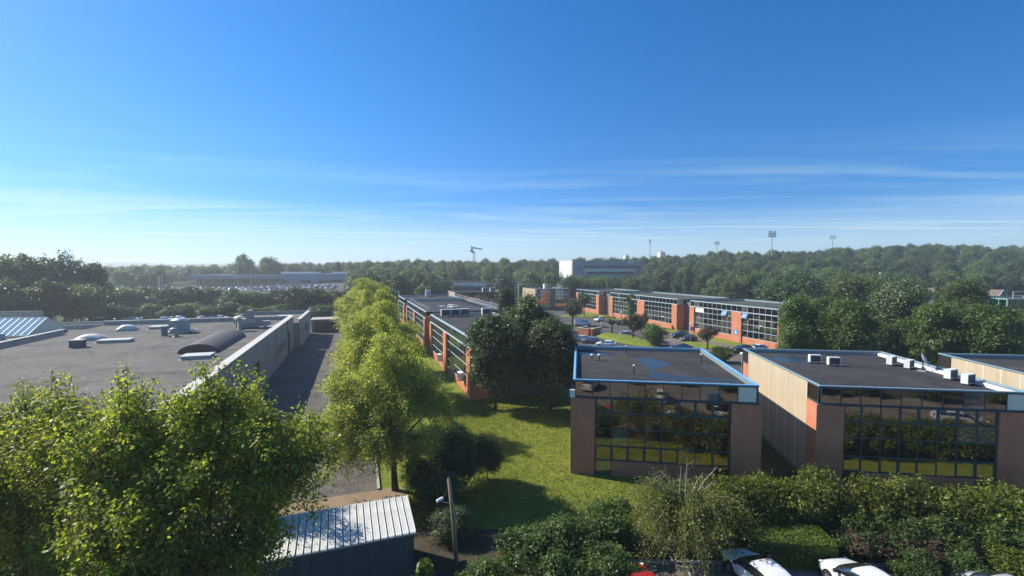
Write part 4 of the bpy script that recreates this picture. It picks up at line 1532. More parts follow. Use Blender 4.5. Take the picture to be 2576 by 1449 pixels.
# single upright tree in the middle distance
plant('backdrop_tree', (X(1274, 98), 98, 0), 1.0, 'slim upright green tree in front of the brown pavilion, left of it', 'tree', None, dk1, tk1, (.62, .62, ZT(716, 98) / 12))

# small pruned trees and shrubs of the rear car park
br1 = lobed_crown('crown', 61, 6, 2.3, 2.0, 3600, .30, LEAF['brown'], 16, .36, 16, .6)
gr1 = lobed_crown('crown', 63, 5, 2.9, .3, 9000, .26, LEAF['right'], 22, .36, 24, .6)


def knob_trunk(seed, h, r, up):
    rr = random.Random(seed)
    mb = MB()
    mb.tube([(0, 0, 0), (.05, 0, h * .5), (0, 0, h)], [r * 1.2, r, r], 8)
    for i in range(up):
        a = 6.283 * i / up + rr.uniform(-.3, .3)
        l = rr.uniform(1.4, 2.6)
        e = rr.uniform(.35, 1.1)
        p = Vector((math.cos(a) * math.cos(e) * l, math.sin(a) * math.cos(e) * l, h - .15 + math.sin(e) * l))
        mb.tube([(0, 0, h - .2), Vector((0, 0, h - .1)).lerp(p, .5) + Vector((0, 0, .12)), p], [r * .55, r * .35, r * .12], 5)
    return mb.mesh('trunk', M['bark'], True)


kt = knob_trunk(2, 2.3, .2, 14)
kt2 = knob_trunk(6, 2.3, .2, 34)
for (x, y, crown, tr, s_, rz, lab) in ((25.7, 119.3, None, kt2, 1.15, 0, 'bare pruned tree with knobbly trunk on the planted car-park island'),
                                       (28.6, 109.4, br1, kt, 1.08, 1, 'bronze-leaved pruned tree at the near end of the planted island'),
                                       (18.0, 138.0, br1, kt, 1.3, 2, 'bronze-leaved tree behind the white van'),
                                       (34.5, 124, br1, kt, .9, 3, 'thin bronze-leaved tree in front of the middle brick pier'),
                                       (41.3, 97.6, br1, kt, .85, 4, 'bushy bronze-leaved tree beside the blue-signed post')):
    plant('pruned_tree', (x, y, .1), rz, lab, 'tree', 'pruned trees of the car park', crown, tr, (s_, s_, s_))
plant('street_tree', (25.7, 164.8, .1), .5, 'green street tree on the small lawn left of the glass wing', 'tree', None, lobed_crown('crown', 67, 10, 2.3, 3.4, 6000, .34, LEAF['right'], 18, .36, 20, .6), trunk_mesh('trunk', 8, 7, .16, 4, 1.2))
plant('street_tree', (X(1590, 134), 134, .1), .5, 'slender green tree in front of the long glass wing', 'tree', None, lobed_crown('crown', 68, 9.5, 1.9, 3.0, 2600, .34, LEAF['right'], 14, .4, 14, .6), trunk_mesh('trunk', 9, 7, .12, 5, 1.2))
plant('round_shrub', (31.0, 101.5, .05), .5, 'round bright green shrub behind the blue-edged roof', 'shrub', None, gr1, None)
plant('round_shrub', (38.2, 83.5, .02), 1.5, 'dark shrub between the blue-edged roof and the beige panelled office', 'shrub', None, gr1, None, (.7, .7, .6))
plant('round_shrub', (16.0, 128.5, .05), 2.5, 'small clipped shrub left of the brick enclosure', 'shrub', None, gr1, None, (.5, .5, .35))

# shrubs of the boundary hedge
hd = [lobed_crown('foliage', 71 + i, 3.0, 2.0, .15, 9500, .17, LEAF['hedge'], 26, .36, 22, .6) for i in range(3)]
hdd = [lobed_crown('foliage', 76 + i, 3.0, 2.0, .15, 9500, .18, LEAF['right'], 26, .36, 22, .6) for i in range(2)]  # darker leaf puts the tree shade over the left shrubs into colour
hb = trunk_mesh('stems', 12, 2.2, .06, 9, 1.2)
hedge_right = ((14.4, 29.3, 1.05), (17.3, 29.7, 1.0), (20.2, 29.3, 1.08), (22.8, 28.9, 1.0), (25.3, 28.4, 1.08), (27.8, 28.0, .98), (30.4, 27.6, 1.05), (33.0, 27.0, .95))
hl = ['leafy boundary shrub directly right of the wild thorny bush', 'leafy boundary shrub below the gap between the two front offices', 'leafy boundary shrub with the tallest top in front of the beige panelled office',
      'leafy boundary shrub, fourth to the right of the wild bush', 'leafy boundary shrub, fifth to the right of the wild bush', 'leafy boundary shrub, sixth to the right of the wild bush',
      'leafy boundary shrub, second from the right edge of the photo', 'leafy boundary shrub at the right edge of the photo']
for i, (x, y, s_) in enumerate(hedge_right):
    plant('boundary_shrub', (x, y, 0), i * 1.3, hl[i], 'shrub', 'boundary shrubs in front of the offices', hd[i % 3], hb, (s_ * 1.1, s_, s_ * 1.14), 'foliage', 'stems')
for i, (x, y, s_, lab) in enumerate(((-1.6, 23.3, .75, 'dark shrub at the foot of the wooden pole, left of the boundary row'), (.9, 25.2, .98, 'leafy shrub just right of the wooden pole'), (3.4, 26.6, 1.0, 'dark leafy shrub between the wooden pole and the wild bush'),
                                     (6.0, 27.9, 1.02, 'leafy shrub touching the left side of the wild bush'), (2.2, 23.0, .85, 'low shaded shrub at the bottom edge below the lawn'), (5.2, 24.2, .8, 'low shaded shrub left of the red car'))):
    plant('boundary_shrub', (x, y, 0), i * 1.9 + .4, lab, 'shrub', 'boundary shrubs in front of the offices', hdd[i % 2], hb, (s_ * 1.12, s_ * 1.0, s_ * .8), 'foliage', 'stems')
for i in range(6):
    plant('boundary_shrub', (35.6 + i * 2.6, 26.6 - i * .35, 0), i * 1.1, 'boundary shrub right of the photo edge, mirrored in the office glass', 'shrub', 'boundary shrubs in the mirror', hd[i % 3], hb, (1.15, 1.0, 1.1), 'foliage', 'stems')
for i, (x, y, s_) in enumerate(((4, 4.5, .8), (9.5, 5.2, .9), (15.5, 4.2, .75), (22, 5.5, 1.0), (27.5, 4.8, .9), (33, 5.6, 1.0), (39, 4.6, .9), (46, 5.4, 1.0), (54, 4.8, .9), (36, 1.0, .9), (50, .5, 1.0))):
    plant('garden_shrub', (x, y, 0), i * 1.7, 'garden shrub below the viewer, seen only in the mirror glass', 'shrub', 'garden shrubs in the mirror', hdd[i % 2], hb, (s_, s_, s_), 'foliage', 'stems')
for i, (x, y, s_, lab) in enumerate(((20.8, 26.5, .55, 'low reddish-brown shrub right of the clipped hedge'), (23.2, 26.1, .58, 'low reddish-brown shrub in front of the boundary shrubs'), (25.6, 25.9, .5, 'low reddish-brown shrub nearest the right corner'))):
    plant('bronze_shrub', (x, y, 0), i * 2.2, lab, 'shrub', 'low bronze shrubs by the cars', br1, hb, (s_ * 1.2, s_ * 1.0, s_ * .55), 'foliage', 'stems')
for i, (x, y, s_, lab) in enumerate(((20.6, 27.3, .72, 'shaded green shrub right behind the clipped hedge'), (23.0, 26.9, .75, 'shaded green shrub behind the low bronze shrubs'), (25.6, 26.6, .78, 'shaded green shrub below the fifth boundary shrub'), (28.4, 26.0, .8, 'shaded green shrub near the right edge, below the boundary row'), (22.0, 24.9, .5, 'low green shrub right of the white hatchback'), (24.4, 24.7, .52, 'low green shrub in front of the bronze shrubs'), (30.4, 25.2, .7, 'low green shrub cut by the right edge of the photo'))):
    plant('under_shrub', (x, y, 0), i * 1.4 + .7, lab, 'shrub', 'lower shrubs at the right', hdd[i % 2], hb, (s_ * 1.2, s_ * 1.05, s_), 'foliage', 'stems')
plant('corner_shrub', (27.6, 24.9, 0), 1.1, 'light green low shrub in the lower right corner', 'shrub', None, hd[1], hb, (.85, .8, .6), 'foliage', 'stems')
# dark evergreen and undergrowth between the shed and the lawn
ev = lobed_crown('foliage', 81, 5.0, 2.3, .2, 14000, .17, LEAF['dark'], 26, .36, 26, .5, .2)
plant('evergreen_bush', (-4.2, 35.8, 0), .3, 'dark evergreen bush on the lawn right of the nearest weeping tree', 'shrub', None, ev, hb, (1.05, 1.0, .95), 'foliage', 'stems')
plant('evergreen_bush', (-6.9, 34.0, 0), 1.4, 'dark ivy-like bush at the foot of the nearest weeping tree', 'shrub', None, ev, hb, (.75, .7, .62), 'foliage', 'stems')
plant('evergreen_bush', (-2.0, 36.6, 0), 2.0, 'small dark evergreen at the lawn edge casting a long shadow', 'shrub', None, ev, hb, (.55, .55, .78), 'foliage', 'stems')
plant('evergreen_bush', (-5.0, 31.6, 0), 4.0, 'dark undergrowth bush behind the right end of the metal shed', 'shrub', None, ev, hb, (.95, .9, .62), 'foliage', 'stems')
plant('evergreen_bush', (-3.6, 28.6, 0), 5.0, 'dark low bush between the metal shed and the wooden pole', 'shrub', None, ev, hb, (.7, .7, .4), 'foliage', 'stems')
yg = lobed_crown('foliage', 83, 2.6, .7, .1, 700, .26, LEAF['clip'], 8, .5, 10, .75)
plant('sapling', (-4.55, 22.2, 0), 0, 'small bright green sapling at the bottom edge right of the shed', 'sapling', None, yg, trunk_mesh('stem', 14, 2.0, .025, 3, .3), (.9, .9, 1.15), 'foliage', 'stem')
plant('sapling', (-1.0, 21.2, 0), 2, 'bright green sapling below the wooden pole at the bottom edge', 'sapling', None, yg, trunk_mesh('stem', 15, 2.0, .025, 3, .3), (1, 1, .9), 'foliage', 'stem')

# clipped hedge block
rs = np.random.RandomState(91)
n = 15000
hx, hy, hz = 2.35, 1.05, 1.5
pos = rs.uniform(-1, 1, (n, 3))
face = rs.choice(4, n, p=[.45, .3, .13, .12])
nor = np.zeros((n, 3))
for k, (ax, sg) in enumerate(((2, 1), (1, -1), (0, -1), (0, 1))):
    mk = face == k
    pos[mk, ax] = sg * (1 - np.abs(rs.normal(0, .05, mk.sum())))
    nor[mk, ax] = sg
P3 = pos * np.array([[hx, hy, hz / 2]]) + np.array([[0, 0, hz / 2 + .02]]) + rs.normal(size=(n, 3)) * .035
nor = nor + rs.normal(size=(n, 3)) * .5
ch = empty('clipped_hedge', (16.0, 26.6, 0), R(-4), 'clipped bright green box hedge in front of the white cars', 'hedge')
link('foliage', leaf_mesh('foliage', P3, nor, .11, .6, LEAF['clip'], rs), ch)
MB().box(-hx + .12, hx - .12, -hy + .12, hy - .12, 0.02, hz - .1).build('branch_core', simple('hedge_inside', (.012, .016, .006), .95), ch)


# wild bush with drooping and dead branches
def wild_bush():
    rr = random.Random(97)
    rs = np.random.RandomState(97)
    root = empty('wild_bush', (10.2, 27.0, 0), 0, 'tall wild bush with drooping shoots and bare dead branches between lawn and cars', 'shrub')
    wood, dead = MB(), MB()
    C, N, A = [], [], []
    for i in range(190):
        a = rr.uniform(0, 6.283)
        h = rr.uniform(2.4, 4.9)
        out = rr.uniform(1.0, 4.0)
        p0 = np.array([rr.uniform(-.3, .3), rr.uniform(-.3, .3), 0.1])
        p1 = np.array([math.cos(a) * out * .35, math.sin(a) * out * .35, h])
        p2 = np.array([math.cos(a) * out, math.sin(a) * out, h * rr.uniform(.1, .75)])
        T = np.array([p0 * (1 - t) ** 3 + 3 * p1 * t * (1 - t) ** 2 + 3 * (p1 * .6 + p2 * .4 + np.array([0, 0, h * .25])) * t * t * (1 - t) + p2 * t ** 3 for t in np.linspace(0, 1, 9)])
        wood.tube([tuple(p) for p in T], [.018 * (1 - .85 * k / 8) + .004 for k in range(9)], 4, False)
        m = 150
        t = rs.uniform(.25, 1, m)
        ix = np.minimum((t * 8).astype(int), 7)
        f = (t * 8 - ix)[:, None]
        q = T[ix] * (1 - f) + T[ix + 1] * f
        off = rs.normal(size=(m, 3)) * .19
        C.append(q + off)
        N.append(rs.normal(size=(m, 3)) * .6 + np.array([0, 0, .7]))
        A.append(off + np.array([0, 0, -.1]))
    link('foliage', leaf_mesh('foliage', np.concatenate(C), np.concatenate(N), .13, .55, LEAF['wild'], rs, np.concatenate(A)), root)
    wood.build('stems', M['wood'], root)
    for (dx, dy, l, bend) in ((-1.5, .2, 2.2, -1.5), (-.4, .2, 1.9, .1), (.15, 0, 2.5, .1), (1.0, 0, 1.9, 1.4), (.9, .3, 1.5, .8), (-.9, 0, 1.6, -.6), (1.3, -.2, 1.2, 1.0), (-2.0, .1, 1.2, -1.0)):
        a = Vector((dx * .5, dy, 3.3))
        b = a + Vector((bend * .5, .05, l * .62))
        c = a + Vector((bend, .1, l))
        d_ = MB()
        d_.tube([a, b, c], [.045, .034, .014], 5)
        for k in range(4):
            t = rr.uniform(.3, .9)
            q = a.lerp(c, t)
            d_.tube([q, q + Vector((rr.uniform(-.5, .5), rr.uniform(-.2, .2), rr.uniform(.1, .6)))], [.016, .005], 4)
        d_.build('dead_branch', M['bark_pale'], root)


wild_bush()

# grass tufts on the lawn: countless, one object
rs = np.random.RandomState(101)
poly_x = rs.uniform(-8, 24, 90000)
poly_y = rs.uniform(29.5, 62, 90000)
def in_rect(x, y, o, a, w, d):
    a = R(a)
    ux, uy = (x - o[0]) * math.cos(a) + (y - o[1]) * math.sin(a), -(x - o[0]) * math.sin(a) + (y - o[1]) * math.cos(a)
    return (ux > -.4) & (ux < w + .4) & (uy > -.4) & (uy < d + .4)
k1 = ~(in_rect(poly_x, poly_y, (5.1, 38), -8.2, 14.3, 16.9) | in_rect(poly_x, poly_y, (24, 35.9), -8.2, 14.3, 17) | in_rect(poly_x, poly_y, MF(0, 0), 18.9, 18, 102))
aa = R(18.4)
lu = (poly_x + 48.36) * math.cos(aa) + (poly_y - 103.1) * math.sin(aa)
k1 &= lu > 15.0
gx, gy = poly_x[k1], poly_y[k1]
n = len(gx)
gp = np.stack([gx, gy, np.full(n, .05)], 1)
ga = rs.normal(size=(n, 3)) * .5 + np.array([0, 0, 1])
gn = rs.normal(size=(n, 3)) * np.array([[1, 1, .15]])
LEAF['grass'] = leaf_mat('grass_blades', [(0.12, 0.155, 0.022), (0.165, 0.20, 0.028), (0.21, 0.245, 0.036), (0.27, 0.29, 0.055)], .35, .2)
g_o = link('grass_tufts', leaf_mesh('grass_tufts', gp, gn, .13, .35, LEAF['grass'], rs, ga))
tag(g_o, 'short sunlit grass covering the lawn between the offices', 'grass', None, 'stuff')

# fallen leaves on the lawn and along the service road
rs = np.random.RandomState(131)
fx, fy = rs.uniform(-6, 20, 2600), rs.uniform(30, 60, 2600)
kk = ~(in_rect(fx, fy, (5.1, 38), -8.2, 14.3, 16.9) | in_rect(fx, fy, MF(0, 0), 18.9, 18, 102))
fu, fv = 14.4 - np.abs(rs.normal(0, 1.6, 2200)), rs.uniform(-76, -5, 2200)
fr = np.array([LF(a, b) for a, b in zip(fu, fv)])
fp = np.concatenate([np.stack([fx[kk], fy[kk], np.full(kk.sum(), .09)], 1), np.column_stack([fr, np.full(2200, .045)])])
fnn = rs.normal(size=fp.shape) * .25 + np.array([0, 0, 1])
LEAF['litter'] = leaf_mat('fallen_leaf', [(0.20, 0.14, 0.05), (0.30, 0.24, 0.08), (0.36, 0.32, 0.12), (0.16, 0.15, 0.05)], .1, .2)
o = link('fallen_leaves', leaf_mesh('fallen_leaves', fp, fnn, .15, .6, LEAF['litter'], rs))
tag(o, 'scattered fallen leaves on the lawn and road edge', 'leaves', None, 'stuff')
for (u0, u1, v0, v1) in ((3.2, 9.0, -58, -55.2), (8.2, 13.9, -36, -33.5), (6.0, 8.4, -48, -41), (9.5, 12.5, -20, -8)):
    sheet('asphalt_patch', [LF(u0, v0), LF(u1, v0 + .2), LF(u1 - .15, v1), LF(u0 + .1, v1 + .15)], .034, M['asphalt'])

# ---- woodland: individual trees nearest the viewer, the rest as one mass
WC, WT = [], []
for i in range(6):
    hh = 13 + i % 3
    WC.append((lobed_crown('crown', 111 + i, hh, 5.6 + .3 * (i % 2), 2.2, 8500, .62, LEAF[('wood', 'wood2', 'wood', 'wood3', 'wood', 'wood2')[i]], (40, 28, 52, 34, 46, 24)[i], (.30, .36, .26, .33, .28, .38)[i], 26, .62, .12 if i < 4 else .35), hh))
WT = [trunk_mesh('trunk', 20 + i, 8, .25, 4, 2.2) for i in range(2)]
CON = (lobed_crown('crown', 121, 14, 2.6, 1.5, 3800, .55, LEAF['wood'], 26, .34, 18, .5, .75), 14)


def wtree(x, y, h, r, lab, grp, k, rz, zb=None, name='woodland_tree'):
    me, h0 = CON if k == 'c' else WC[k % 6]
    z = terrain(x, y) if zb is None else zb
    return plant(name, (x, y, z - .15), rz, lab, 'tree', grp, me, WT[0], (r, r, h / h0))


rw = random.Random(77)
# tall trees at the far left
for i, (px, y, top, r, lab) in enumerate(((-40, 140, 640, 1.25, 'tall hazy tree cut off by the left edge behind the glass lantern'), (30, 143, 640, 1.2, 'tall hazy tree, second from the left edge behind the glass lantern'),
                                          (82, 148, 628, 1.25, 'tallest hazy tree at the far left, rising highest above the skyline'), (160, 150, 640, 1.2, 'tall hazy tree right of the tallest one at far left'),
                                          (222, 156, 652, 1.15, 'tall hazy tree at the right end of the far left stand'), (-10, 128, 700, 1.0, 'lower leafy tree at the left edge in front of the tall stand'),
                                          (120, 134, 705, 1.05, 'lower leafy tree in front of the tallest far left tree'), (200, 138, 712, 1.0, 'lower leafy tree below the right end of the tall stand'), (60, 130, 715, .9, 'low leafy tree behind the glass lantern'))):
    wtree(X(px, y), y, ZT(top, y), r, lab, 'tall trees at the far left', i, i * 1.7)
# line of smaller trees behind the warehouse
for i, px in enumerate((262, 318, 372, 428, 480, 532, 585, 640, 695, 748, 800, 846)):
    y = 172 + (i % 3) * 8 - max(0, (px - 640)) * .05
    top = (728, 720, 715, 720, 716, 722, 727, 729, 724, 720, 722, 728)[i]
    wtree(X(px, y), y, ZT(top, y), .98 + .14 * (i % 2), 'mid-green tree, %s from the left in the taller line behind the warehouse' % ('first second third fourth fifth sixth seventh eighth ninth tenth eleventh twelfth'.split()[i]), 'trees behind the warehouse', i, i * 2.1)
for i in range(13):
    px = 236 + i * 48
    y = 158 + (i % 2) * 5
    wtree(X(px, y), y, ZT(752 + (i * 7) % 16, y) + .5, .78, 'low bushy tree in the front line behind the warehouse parapet, %s from the left' % ('first second third fourth fifth sixth seventh eighth ninth tenth eleventh twelfth thirteenth'.split()[i]), 'low trees behind the warehouse', i + 2, i * 1.3, -1.2)
for i, (px, y, top, lab) in enumerate(((612, 372, 640, 'rounded tree left of the twin pale masts on the skyline'), (680, 372, 645, 'rounded tree right of the twin pale masts on the skyline'))):
    wtree(X(px, y), y, ZT(top, y) - terrain(X(px, y), y), 1.5, lab, None, i, i)

K_KEEP = [(KF, -76, 32, -6, 24), (frame2((10.4, 190), 18.9), -6, 20, -8, 24), (frame2((-21, 172), 18.9), -5, 24, -6, 22), (MF, -4, 22, -5, 108)]
HOUSES = [(X(2380, 165), X(2620, 200), 160, 205)]


def blocked(x, y):
    for (f, u0, u1, v0, v1) in K_KEEP:
        o = f(0, 0)
        e = (f(1, 0)[0] - o[0], f(1, 0)[1] - o[1])
        n = (f(0, 1)[0] - o[0], f(0, 1)[1] - o[1])
        d = (x - o[0], y - o[1])
        u, v = d[0] * e[0] + d[1] * e[1], d[0] * n[0] + d[1] * n[1]
        if u0 < u < u1 and v0 < v < v1:
            return True
    for (x0, x1, y0, y1) in HOUSES:
        if x0 < x < x1 and y0 < y < y1:
            return True
    px = CX + F_PX * x / y
    if 1395 < px < 1625 and 300 < y < 352:
        return True
    if 1120 < px < 1225 and 248 < y < 285:
        return True
    if 455 < px < 890 and y < 368:
        return True
    return False


def start(px):
    for a, b, d in ((-200, 250, 200), (250, 400, 300), (400, 890, 372), (890, 1125, 182), (1125, 1230, 288), (1230, 1310, 215), (1310, 1445, 222), (1445, 1640, 226), (1640, 1800, 212), (1800, 1960, 178), (1960, 2200, 125), (2200, 2440, 150), (2440, 2800, 210)):
        if a <= px < b:
            return d
    return 200


pts = []
tries = 0
while tries < 26000 and len(pts) < 1150:
    tries += 1
    px = rw.uniform(-150, 2730)
    y = 120 + (rw.random() ** .8) * 420
    if y < start(px) or (px < 400 and y > 470):
        continue
    x = X(px, y)
    if blocked(x, y):
        continue
    md = 7.6 + y * .006
    ok = True
    for q in pts:
        if abs(q[0] - x) < md and abs(q[1] - y) < md and (q[0] - x) ** 2 + (q[1] - y) ** 2 < md * md:
            ok = False
            break
    if ok:
        pts.append((x, y, px))
pts.sort(key=lambda p: p[1])


def wlabel(px, y):
    if px < 890:
        return 'broadleaf tree in the hazy wood behind the car dealership', 'wood behind the dealership'
    if px < 1310:
        return 'broadleaf tree in the middle of the wood below the tower crane', 'wood below the crane'
    if px < 1640:
        return 'broadleaf tree in the wood around the distant white-ended block', 'wood around the distant block'
    if px < 2000:
        return 'broadleaf tree in the wood right behind the long glass wing', 'wood behind the glass wing'
    return 'broadleaf tree on the wooded hillside at the right', 'wooded hillside at the right'


GAP = {}
rest = []
for i, (x, y, px) in enumerate(pts):
    h = rw.uniform(11.5, 16.5)
    r = rw.uniform(.82, 1.15)
    if 1390 < px < 1630 and y < 300:            # low trees that leave the far block in view
        h = min(h, ZT(694, y) - terrain(x, y))
        h = max(h, 7)
    if i < 290:
        lab, grp = wlabel(px, y)
        wtree(x, y, h, r, lab, grp, i if rw.random() > .06 else 'c', rw.uniform(0, 6.28))
    else:
        rest.append((x, y, terrain(x, y) - .2, h / 14.0, r))


def far_wood(rest):
    me = bpy.data.meshes.new('far_woodland')
    me.from_pydata([q[:3] for q in rest], [], [])
    at = me.attributes.new('size', 'FLOAT_VECTOR', 'POINT')
    at.data.foreach_set('vector', np.array([(q[4], q[4], q[3]) for q in rest], np.float32).reshape(-1))
    o = link('far_woodland', me)
    tag(o, 'distant mass of trees closing the skyline', 'wood', None, 'stuff')
    ng = bpy.data.node_groups.new('far_wood', 'GeometryNodeTree')
    ng.interface.new_socket('Geometry', in_out='INPUT', socket_type='NodeSocketGeometry')
    ng.interface.new_socket('Geometry', in_out='OUTPUT', socket_type='NodeSocketGeometry')
    N, Lk = ng.nodes, ng.links
    gi, go = N.new('NodeGroupInput'), N.new('NodeGroupOutput')
    jn = N.new('GeometryNodeJoinGeometry')
    protos = []
    for me_, h0 in WC:
        ob = next(c for c in COL.objects if c.data is me_)
        protos.append(ob)
        oi = N.new('GeometryNodeObjectInfo')
        oi.inputs['Object'].default_value = ob
        oi.inputs['As Instance'].default_value = True
        Lk.new(oi.outputs['Geometry'], jn.inputs[0])
    ip = N.new('GeometryNodeInstanceOnPoints')
    ip.inputs['Pick Instance'].default_value = True
    Lk.new(gi.outputs[0], ip.inputs['Points'])
    Lk.new(jn.outputs[0], ip.inputs['Instance'])
    ri = N.new('FunctionNodeRandomValue')
    ri.data_type = 'INT'
    ri.inputs[4].default_value = 0
    ri.inputs[5].default_value = 5
    Lk.new(ri.outputs[2], ip.inputs['Instance Index'])
    rv = N.new('FunctionNodeRandomValue')
    rv.data_type = 'FLOAT_VECTOR'
    rv.inputs[0].default_value = (0, 0, 0)
    rv.inputs[1].default_value = (0, 0, 6.283)
    Lk.new(rv.outputs[0], ip.inputs['Rotation'])
    na = N.new('GeometryNodeInputNamedAttribute')
    na.data_type = 'FLOAT_VECTOR'
    na.inputs['Name'].default_value = 'size'
    Lk.new(na.outputs[0], ip.inputs['Scale'])
    Lk.new(ip.outputs[0], go.inputs[0])
    md = o.modifiers.new('trees', 'NODES')
    md.node_group = ng


far_wood(rest)
# very distant woods on the plain: low bumpy canopy bands
def far_band(y, x0, x1, hgt, seed):
    rr = np.random.RandomState(seed)
    n = 2600
    xs = rr.uniform(x0, x1, n)
    ys = y + rr.uniform(-60, 60, n)
    zs = np.array([terrain(a, b) for a, b in zip(xs, ys)]) + hgt * rr.uniform(.1, 1, n) ** .6 * (0.75 + .25 * np.sin(xs * .013 + seed))
    nn = rr.normal(size=(n, 3)) * .6 + np.array([0, -.5, .6])
    return np.stack([xs, ys, zs], 1), nn


Cs, Ns = [], []
for k, y in enumerate((620, 800, 1050, 1400, 1900, 2600)):
    c, nn = far_band(y, -1.25 * y, -.28 * y, 13, k)
    Cs.append(c)
    Ns.append(nn)
rs = np.random.RandomState(5)
o = link('plain_woodland', leaf_mesh('plain_woodland', np.concatenate(Cs), np.concatenate(Ns), 11, .8, LEAF['wood'], rs))
tag(o, 'far hazy woods on the plain at the left horizon', 'wood', None, 'stuff')

# ================================================================== DISTANT BUILDINGS
# brown pavilion with gridded windows
pv = empty('pavilion', (10.4, 190, 0), R(18.9), 'brown pavilion with beige sunlit side and gridded windows beyond the car park', 'building')
shell(pv, 14.5, 18, 8.3, 8.75, M['coping_dark'], M['roof_moss'], walls=M['brown_clad'])
f = Facade(pv, (0, 0), 0, 14.5)
f.grid(.3, 5.6, 4, [1.2, 2.7, 4.2, 5.6, 7.0, 8.3], .02, .05, .06, M['dark'], M['dark'], opened={(0, 3)}, pale={(1, 4), (2, 4)})
f.grid(8.0, 13.0, 4, [1.2, 2.7, 4.2, 5.6, 7.0, 8.3], .02, .05, .06, M['dark'], M['dark'], opened={(3, 3)}, pale={(0, 3), (1, 3), (2, 3), (0, 4), (1, 4), (2, 4), (0, 2), (1, 2), (2, 2)})
f.part('brick_pier', M['brick'], 13.1, 14.6, -.12, .2, 0, 7.9)
g = Facade(pv, (0, 18), -90, 18)
for i in range(12):
    g.part('wall_panel', M['beige'], .8 + i * 1.25, 2.0 + i * 1.25, -.12, .05, 0, 8.6)
g.grid(16.1, 17.8, 1, [5.4, 6.8, 8.4], .0, .05, .05, M['frame_dark'])
MB().box(5.2, 6.6, 5, 6.5, 8.3, 10.6).build('lift_housing', M['pale'], pv)
rail(pv, [(7.5, 4, 8.3), (13.5, 4, 8.3), (13.5, 10, 8.3)], 1.6, M['metal'], .05, 3)
rail(pv, [(.6, 9, 8.3), (4.6, 9, 8.3)], 1.6, M['metal'], .05, 2)
# dark glass block behind the long lawn office
rb_ = empty('office_block', (-21, 172, 0), R(18.9), 'dark glazed block with flat roof behind the railed office', 'building')
shell(rb_, 19, 15, 7.9, 8.35, M['coping_dark'], M['roof'])
f = Facade(rb_, (0, 0), 0, 19)
f.grid(.3, 18.7, 12, [.8, 2.6, 4.4, 6.2, 8.1], .02, .05, .05, M['frame_dark'], single=True)
g = Facade(rb_, (0, 15), -90, 15)
for i in range(9):
    g.part('wall_panel', M['beige'], 1 + i * 1.5, 2.45 + i * 1.5, -.12, .05, 0, 8.2)
ac_unit((-10.5, 180, 7.9), R(20), 'large cooling unit on the dark glazed block, left of its pair', 2.0)
ac_unit((-7.6, 181, 7.9), R(20), 'large cooling unit on the dark glazed block, right of its pair', 2.0)
# pale-edged roof farther back
zb = terrain(-25, 258)
rc = empty('office_block', (X(1140, 256), 256, zb), R(-22), 'distant block with sunlit white roof edge and railing below the crane', 'building')
shell(rc, 20, 14, 6.2, 7.3, M['white'], M['roof_grey'], walls=M['brown_clad'], capw=.6)
MB().box(0, 20, -.12, -.02, 5.8, 7.15).build('fascia', M['white'], rc)
rail(rc, [(.5, 1, 7.3), (19.5, 1, 7.3)], 1.2, M['metal'], .05, 3)
for i in range(7):
    w_ = MB().box(.6 + i * 2.75, 2.7 + i * 2.75, -.16, -.1, 2.0, 4.6).build('window', M['dark'], rc)
    MB().box(.5 + i * 2.75, 2.8 + i * 2.75, -.22, -.1, 1.85, 2.0).build('sill', M['concrete'], w_)
# far white-ended block on the skyline
yb = 332
zb = terrain(X(1500, yb), yb)
wb = empty('distant_block', (X(1440, yb), yb, zb), R(20), 'distant grey block with bright white end wall and long ribbon windows', 'building')
zt = ZT(656, yb) - zb
grey = simple('far_grey_panel', (.26, .29, .33), .8)
MB().box(0, 56, 0, 19.4, 0, zt - 4.86).build('lower_floor', M['conc_wall'], wb)
MB().box(0, 56.4, -.5, 20, zt - 3.6, zt).build('upper_floor', grey, wb)
MB().box(.3, 55.7, -.3, 19, zt - 4.85, zt - 3.603).build('ribbon_window', M['dark'], wb)
for i in range(19):
    MB().box(6 + i * 2.6, 6.2 + i * 2.6, -.42, -.31, zt - 4.85, zt - 3.61).build('mullion', M['conc_wall'], wb)
MB().box(12, 50, -.6, -.52, zt - 9.2, zt - 7.9).build('ribbon_window', M['dark'], wb)
MB().box(10, 52, -.5, -.01, zt - 7.85, zt - 6.0).build('spandrel', M['pale'], wb)
MB().box(-.6, -.02, -.2, 20.4, 0, zt + .3).build('white_end', M['white'], wb)
MB().box(-.5, 1.6, -.9, -.52, 0, zt).build('stair_panel', M['beige'], wb)
MB().box(1.65, 8.2, -.9, -.52, 0, zt - .2).build('entrance_panel', simple('far_blue_grey', (.24, .30, .38), .7), wb)
dm = MB().hexa([(0, -.02, -1.7), (1.7, -.02, 0), (0, -.02, 1.7), (-1.7, -.02, 0), (0, .0, -1.7), (1.7, 0, 0), (0, 0, 1.7), (-1.7, 0, 0)])
dob = dm.build('diamond_emblem', simple('emblem_blue', (.05, .09, .16), .6), wb, (5, -.93, zt - 4.6))
MB().hexa([(0, -.02, -.7), (.7, -.02, 0), (0, -.02, .7), (-.7, -.02, 0), (0, .0, -.7), (.7, 0, 0), (0, 0, .7), (-.7, 0, 0)]).build('emblem_centre', grey, dob, (0, -.03, 0))
MB().box(45, 51, -.62, -.52, zt - 1.4, zt - .5).build('sign_panel', M['white'], wb)
MB().box(56.5, 62, -1, 10, 0, zt - .4).build('end_wing', M['conc_wall'], wb)
